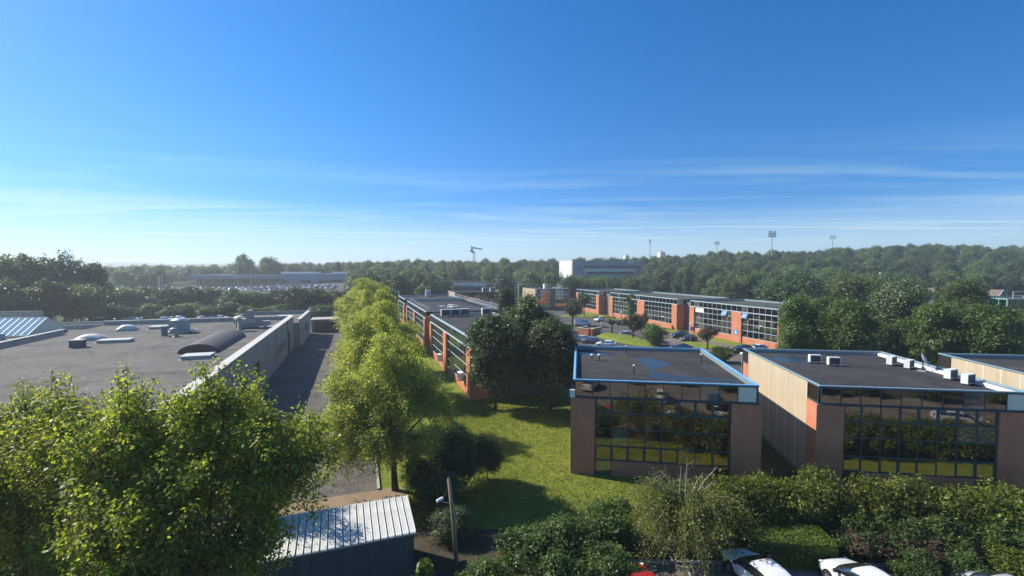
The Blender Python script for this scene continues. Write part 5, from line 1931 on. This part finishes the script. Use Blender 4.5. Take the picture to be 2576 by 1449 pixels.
# car dealership
yd = 350
zb = terrain(X(670, yd), yd)
dl = empty('dealership', (X(474, yd), yd, zb), R(1.5), 'long grey-blue car dealership hall with white rooflights at the left', 'building')
zt = ZT(692, yd) - zb
gb = simple('dealer_blue_grey', (.20, .25, .33), .7)
MB().box(5, 70, 1.5, 26, 0, zt - 2.7).build('showroom_wall', simple('dealer_dark', (.10, .13, .17), .6), dl)
MB().box(0, 72, 0, 28, zt - 2.697, zt).build('fascia', gb, dl)
MB().box(72.1, 119, -2, 28, 0, zt + 1.0).build('workshop_wall', gb, dl)
MB().box(-.5, 0, -.3, 3, zt - 2.7, zt + .2).build('corner_post', simple('dealer_green', (.25, .42, .12), .6), dl)
MB().box(33, 47, -.25, -.02, zt - 2.3, zt - .6).build('sign_panel', simple('dealer_sign', (.30, .34, .40), .6), dl)
for (a, b) in ((66, 94), (105, 119)):
    d_ = MB().box(a, b, 6, 12, zt + 1.003, zt + 2.3).build('rooflight', M['white'], dl)
for (a, b, z0, z1) in ((98, 116, 2.2, 4.6), (83, 92, 2.6, 4.2), (72.5, 76, 2.4, 4.8)):
    d_ = MB().box(a, b, -2.1, -2.01, z0, z1).build('window', M['dark'], dl)
    MB().box(a - .2, b + .2, -2.3, -2.01, z0 - .3, z0).build('sill', M['conc_wall'], d_)
for i in range(11):
    d_ = MB().box(6 + i * 5.6, 11 + i * 5.6, 1.38, 1.47, .3, zt - 3.1).build('shop_window', M['glass'], dl)
# signboards and flagpoles by the dealership
for (px, y, top, lab) in ((598, 340, 648, 'left one of the twin tall pale masts at the dealership'), (632, 340, 652, 'right one of the twin tall pale masts at the dealership'),
                          (397, 268, 695, 'left white flagpole of the group beside the forecourt'), (401, 269, 697, 'middle white flagpole of the group beside the forecourt'), (407, 268, 693, 'right white flagpole of the group beside the forecourt')):
    zb = terrain(X(px, y), y)
    t = empty('flagpole', (X(px, y), y, zb), 0, lab, 'pole')
    hh = ZT(top, y) - zb
    MB().tube([(0, 0, 0), (0, 0, hh)], [.3 if y > 300 else .2, .22 if y > 300 else .14], 8).build('pole', M['metal'] if y > 300 else M['white'], t)
    MB().lathe([(.05, hh), (.3, hh + .1), (.05, hh + .4)], 8).build('finial', M['white'], t)
for (px, y, w, lab) in ((300, 240, 4.2, 'pale advertising board on posts left of the flagpoles'), (288, 241, 1.2, 'narrow upright yellowish totem sign left of the pale board')):
    zb = terrain(X(px, y), y)
    t = empty('sign_board', (X(px, y), y, zb), 0, lab, 'sign')
    hh = ZT(716, y) - zb
    MB().box(-w / 2, w / 2, -.1, .1, hh - (2.6 if w > 2 else 3.4), hh).build('board', M['pale'] if w > 2 else M['cream'], t)
    for s in (-1, 1):
        MB().box(s * w * .4 - .08, s * w * .4 + .08, -.08, .08, 0, hh - 2.61).build('post', M['metal'], t)


# gabled houses at the right
def house(px, y, w, l, eave, ridge, ang, lab, wallm):
    h = empty('gabled_house', (X(px, y), y, 0), R(ang), lab, 'house')
    MB().box(-w / 2, w / 2, 0, l, 0, eave).build('wall', wallm, h)
    MB().prism([(-w / 2, eave), (w / 2, eave), (0, ridge)], -.12, .12).build('gable', wallm, h, (0, .14, 0), (R(90), 0, 0))
    for s in (-1, 1):
        MB().hexa([(s * (w / 2 + .5), -.5, eave - .3), (s * (w / 2 + .5), l + .5, eave - .3), (0, l + .5, ridge + .02), (0, -.5, ridge + .02),
                   (s * (w / 2 + .5), -.5, eave - .05), (s * (w / 2 + .5), l + .5, eave - .05), (0, l + .5, ridge + .27), (0, -.5, ridge + .27)]).build('roof_slope', M['slate'], h)
        MB().hexa([(s * (w / 2 + .55), -.62, eave - .4), (s * (w / 2 + .55), -.52, eave - .4), (0, -.52, ridge - .05), (0, -.62, ridge - .05),
                   (s * (w / 2 + .55), -.62, eave), (s * (w / 2 + .55), -.52, eave), (0, -.52, ridge + .35), (0, -.62, ridge + .35)]).build('barge_board', M['white'], h)
    w_ = MB().box(-.7, .7, -.06, -.01, eave * .4, eave * .75).build('window', M['dark'], h)
    MB().box(-.85, .85, -.12, -.01, eave * .4 - .12, eave * .4).build('sill', M['white'], w_)


house(2520, 176, 11, 24, 5.6, 8.8, 28, 'grey-white gabled house with brown roof beside the teal-framed glass', M['conc_wall'])
house(2372, 178, 12, 22, 6.0, 9.2, -40, 'brown-roofed gabled house half hidden by trees at the right', M['conc_wall'])
tg = empty('glass_building', (X(2537, 122), 122, 0), R(-6), 'teal-framed glass building cut off by the right edge', 'building')
shell(tg, 16, 14, 8.7, 9.1, simple('teal_frame', (.20, .42, .40), .5), M['roof_grey'])
f = Facade(tg, (0, 0), 0, 16)
tm = simple('teal_bar', (.22, .46, .44), .5)
f.grid(.1, 15.9, 7, [1.2, 3.8, 6.35, 8.95], .02, .1, .1, tm, tm)
g = Facade(tg, (0, 14), -90, 14)
g.grid(.1, 13.9, 6, [1.2, 3.8, 6.35, 8.95], .02, .1, .1, tm, tm, single=True)
rail(tg, [(3, 2, 8.7), (15, 2, 8.7)], 2.2, M['pale'], .07, 3)
# far tower block and white roofs on the horizon
for (px, y, w, top, lab) in ((1667, 900, 11, 634, 'tiny pale tower block on the horizon'), (1578, 900, 9, 643, 'tiny white rooftop block on the horizon, right of the distant grey block')):
    zb = terrain(X(px, y), y)
    t = empty('tower_block', (X(px, y), y, zb), R(15), lab, 'building')
    hh = ZT(top, y) - zb
    MB().box(-w / 2, w / 2, 0, w, 0, hh).build('wall', M['pale'], t)
    MB().box(-w / 5, w / 5, w * .3, w * .7, hh, hh + 2.5).build('roof_housing', M['concrete'], t)
    for i in range(6):
        MB().box(-w / 2 + .8, w / 2 - .8, -.06, -.01, hh - 3 - i * 3.2, hh - 1.6 - i * 3.2).build('window_band', M['dark'], t)

# tower crane
y = 640
cr = empty('tower_crane', (X(1192, y), y, terrain(X(1192, y), y)), R(0), 'tower crane with red and white jib above the trees', 'crane')
z0 = terrain(X(1192, y), y)
zt = ZT(637, y) - z0
mb = MB()
for sx in (-1, 1):
    for sy in (-1, 1):
        mb.tube([(sx * 1.2, sy * 1.2, 0), (sx * 1.2, sy * 1.2, zt)], .32, 4)
k = 0
zz = 0.0
while zz < zt - 3:
    s = 1 if k % 2 else -1
    mb.tube([(-1.2 * s, -1.2, zz), (1.2 * s, -1.2, zz + 3)], .2, 4)
    mb.tube([(-1.2 * s, 1.2, zz), (1.2 * s, 1.2, zz + 3)], .2, 4)
    mb.tube([(-1.2, -1.2, zz), (1.2, -1.2, zz)], .2, 4)
    zz += 3
    k += 1
mb.build('mast', M['white_metal'], cr)
MB().box(-1.8, 1.6, -1.6, 1.6, zt, zt + 2.4).build('slewing_platform', M['dark'], cr)
MB().box(-5.0, -1.7, -1.4, 1.4, zt + 1.6, zt + 4.2).build('counterweight', M['dark'], cr)
MB().hexa([(-3.6, -.9, zt + 2.4), (-.2, -.9, zt + 2.4), (-.2, .9, zt + 2.4), (-3.6, .9, zt + 2.4), (-3.6, -.6, zt + 10.5), (-2.6, -.6, zt + 10.2), (-2.6, .6, zt + 10.2), (-3.6, .6, zt + 10.5)]).build('apex', simple('crane_grey', (.22, .22, .24), .6), cr)
for i in range(6):
    a, b = -1.4 + i * 2.2, -1.4 + (i + 1) * 2.2
    zq = lambda x: zt + 7.6 - .14 * (x + 1.4)
    m_ = MB().hexa([(a, -.7, zq(a) - 1.3 + i * .03), (b, -.7, zq(b) - 1.3 + i * .03), (b, .7, zq(b) - 1.3 + i * .03), (a, .7, zq(a) - 1.3 + i * .03), (a, -.3, zq(a) + 1.2 - .1 * i), (b, -.3, zq(b) + 1.1 - .1 * i), (b, .3, zq(b) + 1.1 - .1 * i), (a, .3, zq(a) + 1.2 - .1 * i)])
    m_.build('jib_section', M['orange'] if i % 2 == 0 else M['white_metal'], cr)
MB().tube([(10.4, 0, zt + 5), (10.4, 0, zt - 2)], .08, 4).build('hoist_rope', M['dark'], cr)


# stadium floodlight masts
def flood(px, y, top, rows, cols, yaw, lab, sc=1.0):
    x = X(px, y)
    zb = terrain(x, y)
    t = empty('floodlight_mast', (x, y, zb), R(yaw), lab, 'floodlight', 'stadium floodlights')
    hh = ZT(top, y) - zb
    hd_ = 1.15 * rows * sc
    MB().tube([(0, 0, 0), (0, 0, hh - hd_)], [.42 * sc, .28 * sc], 8).build('mast', M['metal'], t)
    w = cols * .95 * sc
    fr = empty('head_frame', (0, 0, 0))
    fr.parent = t
    mb = MB()
    for r in range(rows):
        z = hh - hd_ + r * 1.15 * sc
        mb.box(-w / 2, w / 2, -.08, .08, z, z + .14)
    for s in (-1, 0, 1):
        mb.box(s * w * .45 - .08, s * w * .45 + .08, -.07, .07, hh - hd_, hh)
    mb.build('rack', M['metal'], fr)
    for r in range(rows):
        for c in range(cols):
            if rows > 3 and r == rows - 1 and c == cols // 2:
                continue
            MB().box(-.3 * sc, .3 * sc, -.5 * sc, -.1, -.3 * sc, .3 * sc).build('lamp', M['dark'] if rows > 3 else M['metal'], fr, (-w / 2 + (c + .5) * w / cols, 0, hh - hd_ + r * 1.15 * sc + .5 * sc), (R(-15), 0, 0))


flood(1634, 430, 602, 3, 4, 55, 'leftmost floodlight mast, seen edge-on above the trees', 1.0)
flood(1802, 520, 607, 3, 6, 5, 'shortest floodlight mast, second from the left', 1.1)
flood(1940, 360, 581, 4, 6, 0, 'tallest floodlight mast with four rows of lamps', 1.05)
flood(2092, 430, 592, 3, 5, -30, 'rightmost floodlight mast over the wooded hill', 1.0)


# lamp posts
def lamp(loc, h, kind, lab, sc=1.0):
    t = empty('lamp_post', loc, 0, lab, 'street lamp', 'lamp posts')
    MB().tube([(0, 0, 0), (0, 0, h * .3), (0, 0, h)], [.09 * sc, .07 * sc, .05 * sc], 8).build('post', M['metal'], t)
    if kind == 'double':
        MB().tube([(-1.1 * sc, 0, h + .12), (0, 0, h), (1.1 * sc, 0, h + .12)], .05 * sc, 6).build('arm', M['metal'], t)
        for s in (-1, 1):
            MB().box(-.45 * sc, .45 * sc, -.16 * sc, .16 * sc, -.06, .1 * sc).build('lamp_head', M['lamp_white'], t, (s * 1.1 * sc, 0, h + .15))
    else:
        MB().lathe([(.08, h), (.3 * sc, h + .05), (.34 * sc, h + .22 * sc), (.22 * sc, h + .42 * sc), (.05, h + .48 * sc)], 12).build('globe', M['lamp_white'], t, smooth=True)


for (px, y, top, kind, lab, sc) in ((1255, 205, 703, 'double', 'double-headed lamp post left of the brown pavilion', 1.3), (1295.5, 212, 708, 'double', 'second double-headed lamp post, nearer the brown pavilion', 1.2),
                                    (1456, 176, 767, 'ball', 'globe lamp post on the small lawn beside the glass wing', 1.1), (1564, 138, 785, 'ball', 'globe lamp post in front of the long glass wing', 1.1),
                                    (1514, 121.5, 811, 'ball', 'thin lamp post at the back of the planted island', .6), (1870.5, 72, 888, 'ball', 'white globe lamp beside the rear corner of the beige panelled office', .9),
                                    (2214, 165, 687, 'ball', 'white lamp standing among the trees on the right hillside', 1.0), (1304, 200, 716, 'none', 'plain white pole left of the brown pavilion', 1.0),
                                    (1003, 690 / 4.1, 735, 'none', 'pale lamp pole in the trees behind the warehouse', 1.0)):
    x = X(px, y)
    zb = terrain(x, y)
    hh = ZT(top, y) - zb
    if kind == 'none':
        t = empty('pole', (x, y, zb), 0, lab, 'pole')
        MB().tube([(0, 0, 0), (0, 0, hh)], [.16, .12], 8).build('shaft', M['white'], t)
        MB().lathe([(.12, hh), (.2, hh + .05), (.05, hh + .2)], 8).build('cap', M['white'], t)
    else:
        lamp((x, y, zb), hh - .3, kind, lab, sc)


# blue disc sign post and square blue sign on the brick pier (pale figure on blue)
def pictogram(parent, loc, rot, w, h):
    s = MB().box(-w / 2, w / 2, -.02, .02, -h / 2, h / 2).build('sign_plate', M['blue_sign'], parent, loc, rot)
    MB().prism([(-w * .22, -h * .25), (w * .24, -h * .25), (w * .2, -h * .05), (w * .04, h * .02), (-w * .1, h * .08), (-w * .2, -h * .05)], 0, .008).build('figure_body', M['white'], s, (0, -.021, 0), (R(90), 0, 0))
    MB().lathe([(w * .11, 0), (w * .11, .008)], 12).build('figure_head', M['white'], s, (-w * .02, -.021, h * .2), (R(90), 0, 0))
    return s


t = empty('sign_post', (*P(1737, 862)[:2], 0), R(-20), 'lamp post with blue sign in front of the glass wing', 'sign')
MB().tube([(0, 0, 0), (0, 0, 4.2)], .06, 8).build('post', M['metal'], t)
pictogram(t, (.28, -.06, 3.2), (0, 0, 0), .7, .95)
MB().lathe([(.05, 4.2), (.26, 4.25), (.28, 4.4), (.1, 4.55)], 12).build('lamp', M['lamp_white'], t)
q = KF(16.7, -.33)
t = empty('wall_sign', (q[0], q[1], 2.3), R(-73.5), 'square blue sign with pale figure on the middle brick pier', 'sign')
pictogram(t, (0, 0, 0), (0, 0, 0), 1.15, 1.15)

# brick enclosure in the car park
be = empty('brick_enclosure', (16.8, 119.3, .03), R(-38), 'low brick bin enclosure beside the planted island', 'wall')
MB().box(0, 3.2, 0, .3, 0, 1.7).build('wall', M['brick'], be)
MB().box(0, .3, .3, 5.2, 0, 1.7).build('wall', M['brick'], be)
MB().box(2.9, 3.2, .3, 2.0, 0, 1.7).build('wall', M['brick'], be)
MB().box(3.9, 4.2, .2, 5.6, 0, 1.75).build('wall', M['brick'], be)
MB().box(-.05, 3.25, -.05, .35, 1.703, 1.78).build('coping', M['coping'], be)
MB().box(-.05, .35, .353, 5.25, 1.703, 1.78).build('coping', M['coping'], be)
MB().box(3.85, 4.25, .15, 5.65, 1.753, 1.83).build('coping', M['coping'], be)
MB().box(.3, 2.9, .3, 5.2, 1.3, 1.4).build('cover', M['roof_grey'], be)

# wooden pole with floodlight
wp = empty('wooden_pole', (-3.2, 26.2, 0), 0, 'leaning weathered wooden pole with a small floodlight by the shed', 'pole')
MB().tube([(0, 0, 0), (-.15, 0, 2.2), (-.42, .03, 4.9)], [.13, .12, .105], 10).build('pole', M['wood'], wp, smooth=True)
MB().tube([(-.42, .03, 4.9), (-.43, .03, 5.05)], [.105, .02], 10).build('pole_top', M['wood'], wp)
MB().tube([(-.28, 0, 3.55), (-.6, -.1, 3.62), (-.8, -.15, 3.7)], .025, 6).build('bracket', M['metal'], wp)
MB().box(-.19, .19, -.12, .12, -.05, .05).build('floodlight', M['lamp_white'], wp, (-.92, -.18, 3.85), (R(-22), R(-12), R(35)))
MB().box(-.2, .2, -.13, .13, -.09, -.053).build('floodlight_housing', M['metal'], wp, (-.92, -.18, 3.85), (R(-22), R(-12), R(35)))
MB().tube([(.08, -.13, 0), (-.05, -.13, 2.2), (-.3, -.1, 4.6)], .018, 5).build('cable', M['metal'], wp)

# ================================================================== VEHICLES
def loft(stations):
    """stations: x, half width, z bottom, z belt, roof half width, z top -> cage verts"""
    V, Fc, Mi = [], [], []
    rows = []
    for (x, ww, zb, zbelt, wr, zt) in stations:
        half = [(ww * .82, zb), (ww * .985, zb + .10), (ww, (zb + zbelt) * .52), (ww * .965, zbelt), (wr, zt - .07), (wr * .84, zt), (wr * .42, zt + .02)]
        ring = [(x, y, z) for y, z in half] + [(x, -y, z) for y, z in reversed(half)]
        rows.append(len(V))
        V += ring
    n = 14
    S = len(stations)
    for s in range(S - 1):
        for k in range(n):
            k2 = (k + 1) % n
            Fc.append((rows[s] + k, rows[s] + k2, rows[s + 1] + k2, rows[s + 1] + k))
            Mi.append((s, k))
    Fc.append(tuple(rows[0] + k for k in reversed(range(n))))
    Mi.append((-1, -1))
    Fc.append(tuple(rows[-1] + k for k in range(n)))
    Mi.append((-1, -2))
    return V, Fc, Mi


CARK = {
    'hatch': dict(st=[(2.03, .62, .36, .52, .52, .60), (1.98, .76, .24, .60, .62, .70), (1.6, .86, .19, .74, .70, .86), (.98, .88, .18, .90, .73, .99), (.20, .88, .18, .94, .62, 1.44), (-.55, .88, .18, .96, .62, 1.50), (-1.30, .87, .18, .98, .60, 1.44), (-1.86, .85, .20, .98, .68, 1.04), (-1.99, .80, .24, .84, .66, .92), (-2.03, .68, .36, .64, .56, .72)],
                  ws=3, sd=(3, 4, 5, 6), rw=6, ax=(1.25, -1.25)),
    'sedan': dict(st=[(2.28, .62, .36, .50, .52, .58), (2.22, .78, .24, .58, .64, .68), (1.75, .88, .19, .72, .72, .84), (1.05, .90, .18, .88, .74, .96), (.25, .90, .18, .92, .61, 1.38), (-.6, .90, .18, .94, .61, 1.43), (-1.25, .89, .18, .96, .60, 1.36), (-1.85, .88, .20, .97, .70, 1.05), (-2.2, .82, .24, .88, .70, .98), (-2.28, .70, .36, .66, .58, .76)],
                  ws=3, sd=(3, 4, 5, 6), rw=6, ax=(1.38, -1.35)),
    'suv': dict(st=[(2.2, .66, .42, .62, .56, .72), (2.15, .80, .30, .72, .66, .84), (1.75, .90, .25, .88, .74, 1.02), (1.10, .92, .24, 1.04, .77, 1.14), (.40, .92, .24, 1.08, .66, 1.60), (-.5, .92, .24, 1.10, .66, 1.66), (-1.55, .91, .24, 1.12, .64, 1.60), (-2.02, .89, .26, 1.12, .72, 1.20), (-2.16, .84, .30, .96, .70, 1.06), (-2.2, .72, .42, .74, .60, .84)],
                ws=3, sd=(3, 4, 5, 6), rw=6, ax=(1.35, -1.32)),
    'van': dict(st=[(2.45, .66, .40, .70, .58, .80), (2.4, .84, .28, .80, .70, .94), (2.0, .94, .24, .96, .80, 1.14), (1.55, .95, .22, 1.12, .82, 1.30), (.85, .95, .22, 1.16, .78, 1.90), (-.6, .95, .22, 1.18, .80, 1.96), (-1.8, .95, .22, 1.18, .80, 1.95), (-2.36, .94, .24, 1.16, .78, 1.88), (-2.43, .90, .28, 1.1, .74, 1.7), (-2.46, .80, .40, .9, .64, 1.4)],
                ws=3, sd=(3, 4), rw=None, ax=(1.5, -1.5)),
}
CARM = {}
wheel_me = MB().lathe([(.19, -.1), (.30, -.105), (.325, -.07), (.325, .07), (.30, .105), (.19, .1)], 20, axis='y').mesh('wheel', M['black'], False)
rim_me = MB().lathe([(.03, -.112), (.17, -.095), (.20, -.11), (.205, -.09)], 16, axis='y').mesh('rim', M['rim'])


def car_meshes(kind):
    if kind in CARM:
        return CARM[kind]
    c = CARK[kind]
    V, Fc, Mi = loft(c['st'])
    me = bpy.data.meshes.new('cage')
    me.from_pydata(V, [], Fc)
    for i in range(6):
        me.materials.append(M['dark'])
    for p, (s, k) in zip(me.polygons, Mi):
        mi = 0
        if s == c['ws'] and k in (4, 5, 6, 7, 8, 9 - 1):
            mi = 1
        elif c['rw'] is not None and s == c['rw'] and k in (4, 5, 6, 7, 8):
            mi = 2
        elif s in c['sd'] and k == 3:
            mi = 3
        elif s in c['sd'] and k == 9:
            mi = 4
        p.material_index = mi
    tmp = bpy.data.objects.new('cage', me)
    COL.objects.link(tmp)
    sub = tmp.modifiers.new('s', 'SUBSURF')
    sub.levels = 2
    sub.render_levels = 2
    dg = bpy.context.evaluated_depsgraph_get()
    ev_ = tmp.evaluated_get(dg).to_mesh()
    out = {}
    co = [tuple(v.co) for v in ev_.vertices]
    for key, mi in (('body', 0), ('windscreen', 1), ('rear_window', 2), ('side_window', 3), ('side_window2', 4)):
        mp, vv, ff = {}, [], []
        for p in ev_.polygons:
            if p.material_index == mi:
                f_ = []
                for v in p.vertices:
                    if v not in mp:
                        mp[v] = len(vv)
                        vv.append(co[v])
                    f_.append(mp[v])
                ff.append(tuple(f_))
        if ff:
            m2 = bpy.data.meshes.new(key)
            m2.from_pydata(vv, [], ff)
            m2.polygons.foreach_set('use_smooth', [True] * len(ff))
            m2.materials.append(PAINT['white'] if mi == 0 else M['car_glass'])
            m2.update()
            out[key] = m2
    bpy.data.objects.remove(tmp)
    x0 = c['st'][0][0]
    x1 = c['st'][-1][0]
    zb = c['st'][2][3]
    wd = c['st'][3][1]
    out['headlight'] = MB().hexa([(x0 - .30, -.16, -.06), (x0 - .13, -.16, -.06), (x0 - .05, .14, -.05), (x0 - .2, .16, -.05), (x0 - .42, -.14, .07), (x0 - .28, -.15, .07), (x0 - .16, .12, .06), (x0 - .3, .14, .06)]).mesh('headlight', M['lamp_white'])
    out['tail'] = MB().box(x1 - .01, x1 + .16, -.1, .1, -.09, .09).mesh('tail_light', M['red_light'])
    out['plate'] = MB().box(-.01, .01, -.26, .26, -.055, .055).mesh('number_plate', M['white'])
    out['mirror'] = MB().box(-.07, .07, -.1, .1, -.07, .07).mesh('wing_mirror', M['dark'])
    out['sill'] = MB().box(x1 + .2, x0 - .2, -wd * .93, wd * .93, .14, .3).mesh('underbody', M['black'])
    CARM[kind] = out
    return out


def car(kind, col, loc, rz, label, detail=True, group='parked cars', sc=1.0):
    ms = car_meshes(kind)
    c = CARK[kind]
    t = empty('parked_van' if kind == 'van' else 'parked_car', loc, R(rz), label, 'van' if kind == 'van' else 'car', group)
    t.scale = (sc, sc, sc)
    b = link('body', ms['body'], t)
    b.material_slots[0].link = 'OBJECT'
    b.material_slots[0].material = PAINT[col]
    for key, nm in (('windscreen', 'windscreen'), ('rear_window', 'rear_window'), ('side_window', 'side_window'), ('side_window2', 'side_window')):
        if key in ms:
            link(nm, ms[key], t)
    wd = c['st'][3][1]
    for ax in c['ax']:
        for s in (-1, 1):
            w = link('wheel', wheel_me, t, (ax, s * (wd - .06), .325))
            if detail:
                link('rim', rim_me, w, (0, 0, 0), (0, 0, 0 if s < 0 else math.pi))
    if not detail:
        return t
    link('underbody', ms['sill'], t)
    zb = c['st'][2][3]
    for s in (-1, 1):
        h = link('headlight', ms['headlight'], t, (0, s * wd * .70, zb - .04))
        h.scale = (1, s, 1)
        link('tail_light', ms['tail'], t, (0, s * wd * .72, zb + .12))
        link('wing_mirror', ms['mirror'], t, (c['st'][3][0] - .25, s * (wd + .08), c['st'][3][3] + .08))
    link('number_plate', ms['plate'], t, (c['st'][0][0] + .012, 0, .45))
    link('number_plate', ms['plate'], t, (c['st'][-1][0] - .012, 0, .62))
    return t


Z0 = .045
# cars at the foot of the viewer's building
car('sedan', 'white', (13.35, 24.0, .03), 101, 'white car parked nose-in below the wild bush, left of the two white cars', sc=1.08)
car('hatch', 'white', (18.25, 23.3, .03), 100, 'white hatchback parked nose-in at the clipped hedge, right of the two white cars', sc=1.1)
car('hatch', 'red', (6.7, 23.1, .03), 97, 'red car mostly cut off by the bottom edge')
car('hatch', 'silver', (24.9, 22.9, .03), 99, 'silver-grey car barely showing in the lower right corner')
car('hatch', 'white', (12.6, 13.8, .03), -82, 'white car mirrored in the upper panes of the blue-edged office')
car('suv', 'black', (18.9, 14.6, .03), -82, 'black car mirrored in the right panes of the blue-edged office')
car('hatch', 'silver', (3.2, 9.8, .03), -82, 'silver car mirrored in the top left pane of the blue-edged office')
car('sedan', 'silver', (44.0, 15.0, .03), 10, 'silver car mirrored in the panes of the beige panelled office')
# rear car park
car('hatch', 'grey', (17.9, 105.3, Z0), 158, 'dark grey hatchback in the row behind the blue-edged roof')
car('hatch', 'silver', (16.0, 108.2, Z0), 158, 'silver car left of the dark grey hatchback')
car('hatch', 'maroon', (14.0, 110.5, Z0), 158, 'dull red car mostly hidden left of the silver car')
car('sedan', 'white', (20.6, 101.0, Z0), 158, 'low white car right of the dark grey hatchback, cut by the roof edge')
car('hatch', 'silver', (29.0, 115.6, Z0), -10, 'pale silver hatchback driving past the planted island')
car('hatch', 'white', (28.2, 150.0, Z0), 226, 'white hatchback facing the viewer near the left brick pier')
car('van', 'white', (21.0, 137.5, Z0), -4, 'white panel van seen from the side behind the brick enclosure')
car('hatch', 'white', (21.8, 120.8, Z0), -20, 'white car tucked behind the brick enclosure', group='parked cars')
car('hatch', 'black', (14.7, 117.5, Z0), 150, 'black car under the dark trees left of the brick enclosure')
car('hatch', 'black', (33.4, 140.0, Z0), 10, 'black car in front of the second brick pier')
car('suv', 'black', (38.0, 132.6, Z0), 20, 'black car half hidden behind the bronze-leaved tree')
car('suv', 'black', (41.3, 113.8, Z0), 195, 'black car farther of the two beside the sign post')
car('hatch', 'navy', (41.6, 109.0, Z0), 200, 'dark blue car with white plate beside the sign post')
car('suv', 'black', (46.4, 93.2, Z0), 190, 'large black car in front of the glass entrance')
car('sedan', 'white', (50.6, 95.6, Z0), 195, 'white car half hidden behind the large black car')
car('sedan', 'black', (35.2, 96.2, Z0), 160, 'black car behind the blue-edged roof, right of the round shrub')
car('hatch', 'black', (37.2, 86.6, Z0), 100, 'black car in the gap right of the blue-edged roof')
car('hatch', 'white', (10.6, 83.6, Z0), 170, 'white car glimpsed left of the blue-edged roof, farther one')
car('hatch', 'silver', (9.6, 78.8, Z0), 170, 'silver car glimpsed left of the blue-edged roof, nearer one')
car('sedan', 'black', (43.5, 127.0 - 9, Z0), 10, 'black car close to the brown return wall of the glass wing') if False else None
# cars under the trees behind the warehouse
for i, (px, y, col) in enumerate(((330, 150, 'silver'), (415, 150, 'white'), (430, 152, 'grey'), (450, 153, 'white'), (512, 154, 'white'), (536, 155, 'silver'), (556, 156, 'white'), (680, 160, 'white'), (806, 164, 'silver'), (826, 166, 'white'))):
    car('hatch' if i % 2 else 'sedan', col, (X(px, y), y, 0), rw.uniform(-15, 15), '%s car under the trees behind the warehouse, %s from the left' % ({'silver': 'silver', 'white': 'white', 'grey': 'dark grey'}[col], 'first second third fourth fifth sixth seventh eighth ninth tenth'.split()[i]), False, 'cars behind the warehouse')
# dealership stock: rows of small cars
cols = ['white', 'silver', 'grey', 'white', 'black', 'silver', 'white', 'blue', 'red', 'white']
for r, (y, px0, px1, n) in enumerate(((262, 285, 345, 7), (300, 480, 840, 26), (312, 480, 840, 26), (324, 478, 830, 24))):
    for i in range(n):
        px = px0 + (px1 - px0) * i / (n - 1) + rw.uniform(-2, 2)
        x = X(px, y)
        c_ = cols[rw.randrange(10)]
        car(rw.choice(['hatch', 'sedan', 'suv']), c_, (x, y, terrain(x, y) + .26), 80 + rw.uniform(-6, 6), '%s car standing in the crowded rows of the dealership forecourt' % {'grey': 'dark grey'}.get(c_, c_), False, 'dealership stock in %s' % {'grey': 'dark grey'}.get(c_, c_))

# ================================================================== HAZE
def haze():
    m = bpy.data.materials.new('haze')
    m.use_nodes = True
    n, l = m.node_tree.nodes, m.node_tree.links
    n.clear()
    out = n.new('ShaderNodeOutputMaterial')
    v = n.new('ShaderNodeVolumePrincipled')
    v.inputs['Color'].default_value = (.88, .98, 1.0, 1)
    v.inputs['Density'].default_value = HAZE
    v.inputs['Anisotropy'].default_value = 0.3
    l.new(v.outputs[0], out.inputs['Volume'])
    o = MB().box(-6650, 6650, -260, 4260, -3, 78).build('haze', m)
    tag(o, 'thin bluish summer haze in the air over the whole scene', 'haze', None, 'stuff')


HAZE = 0.00046
haze()
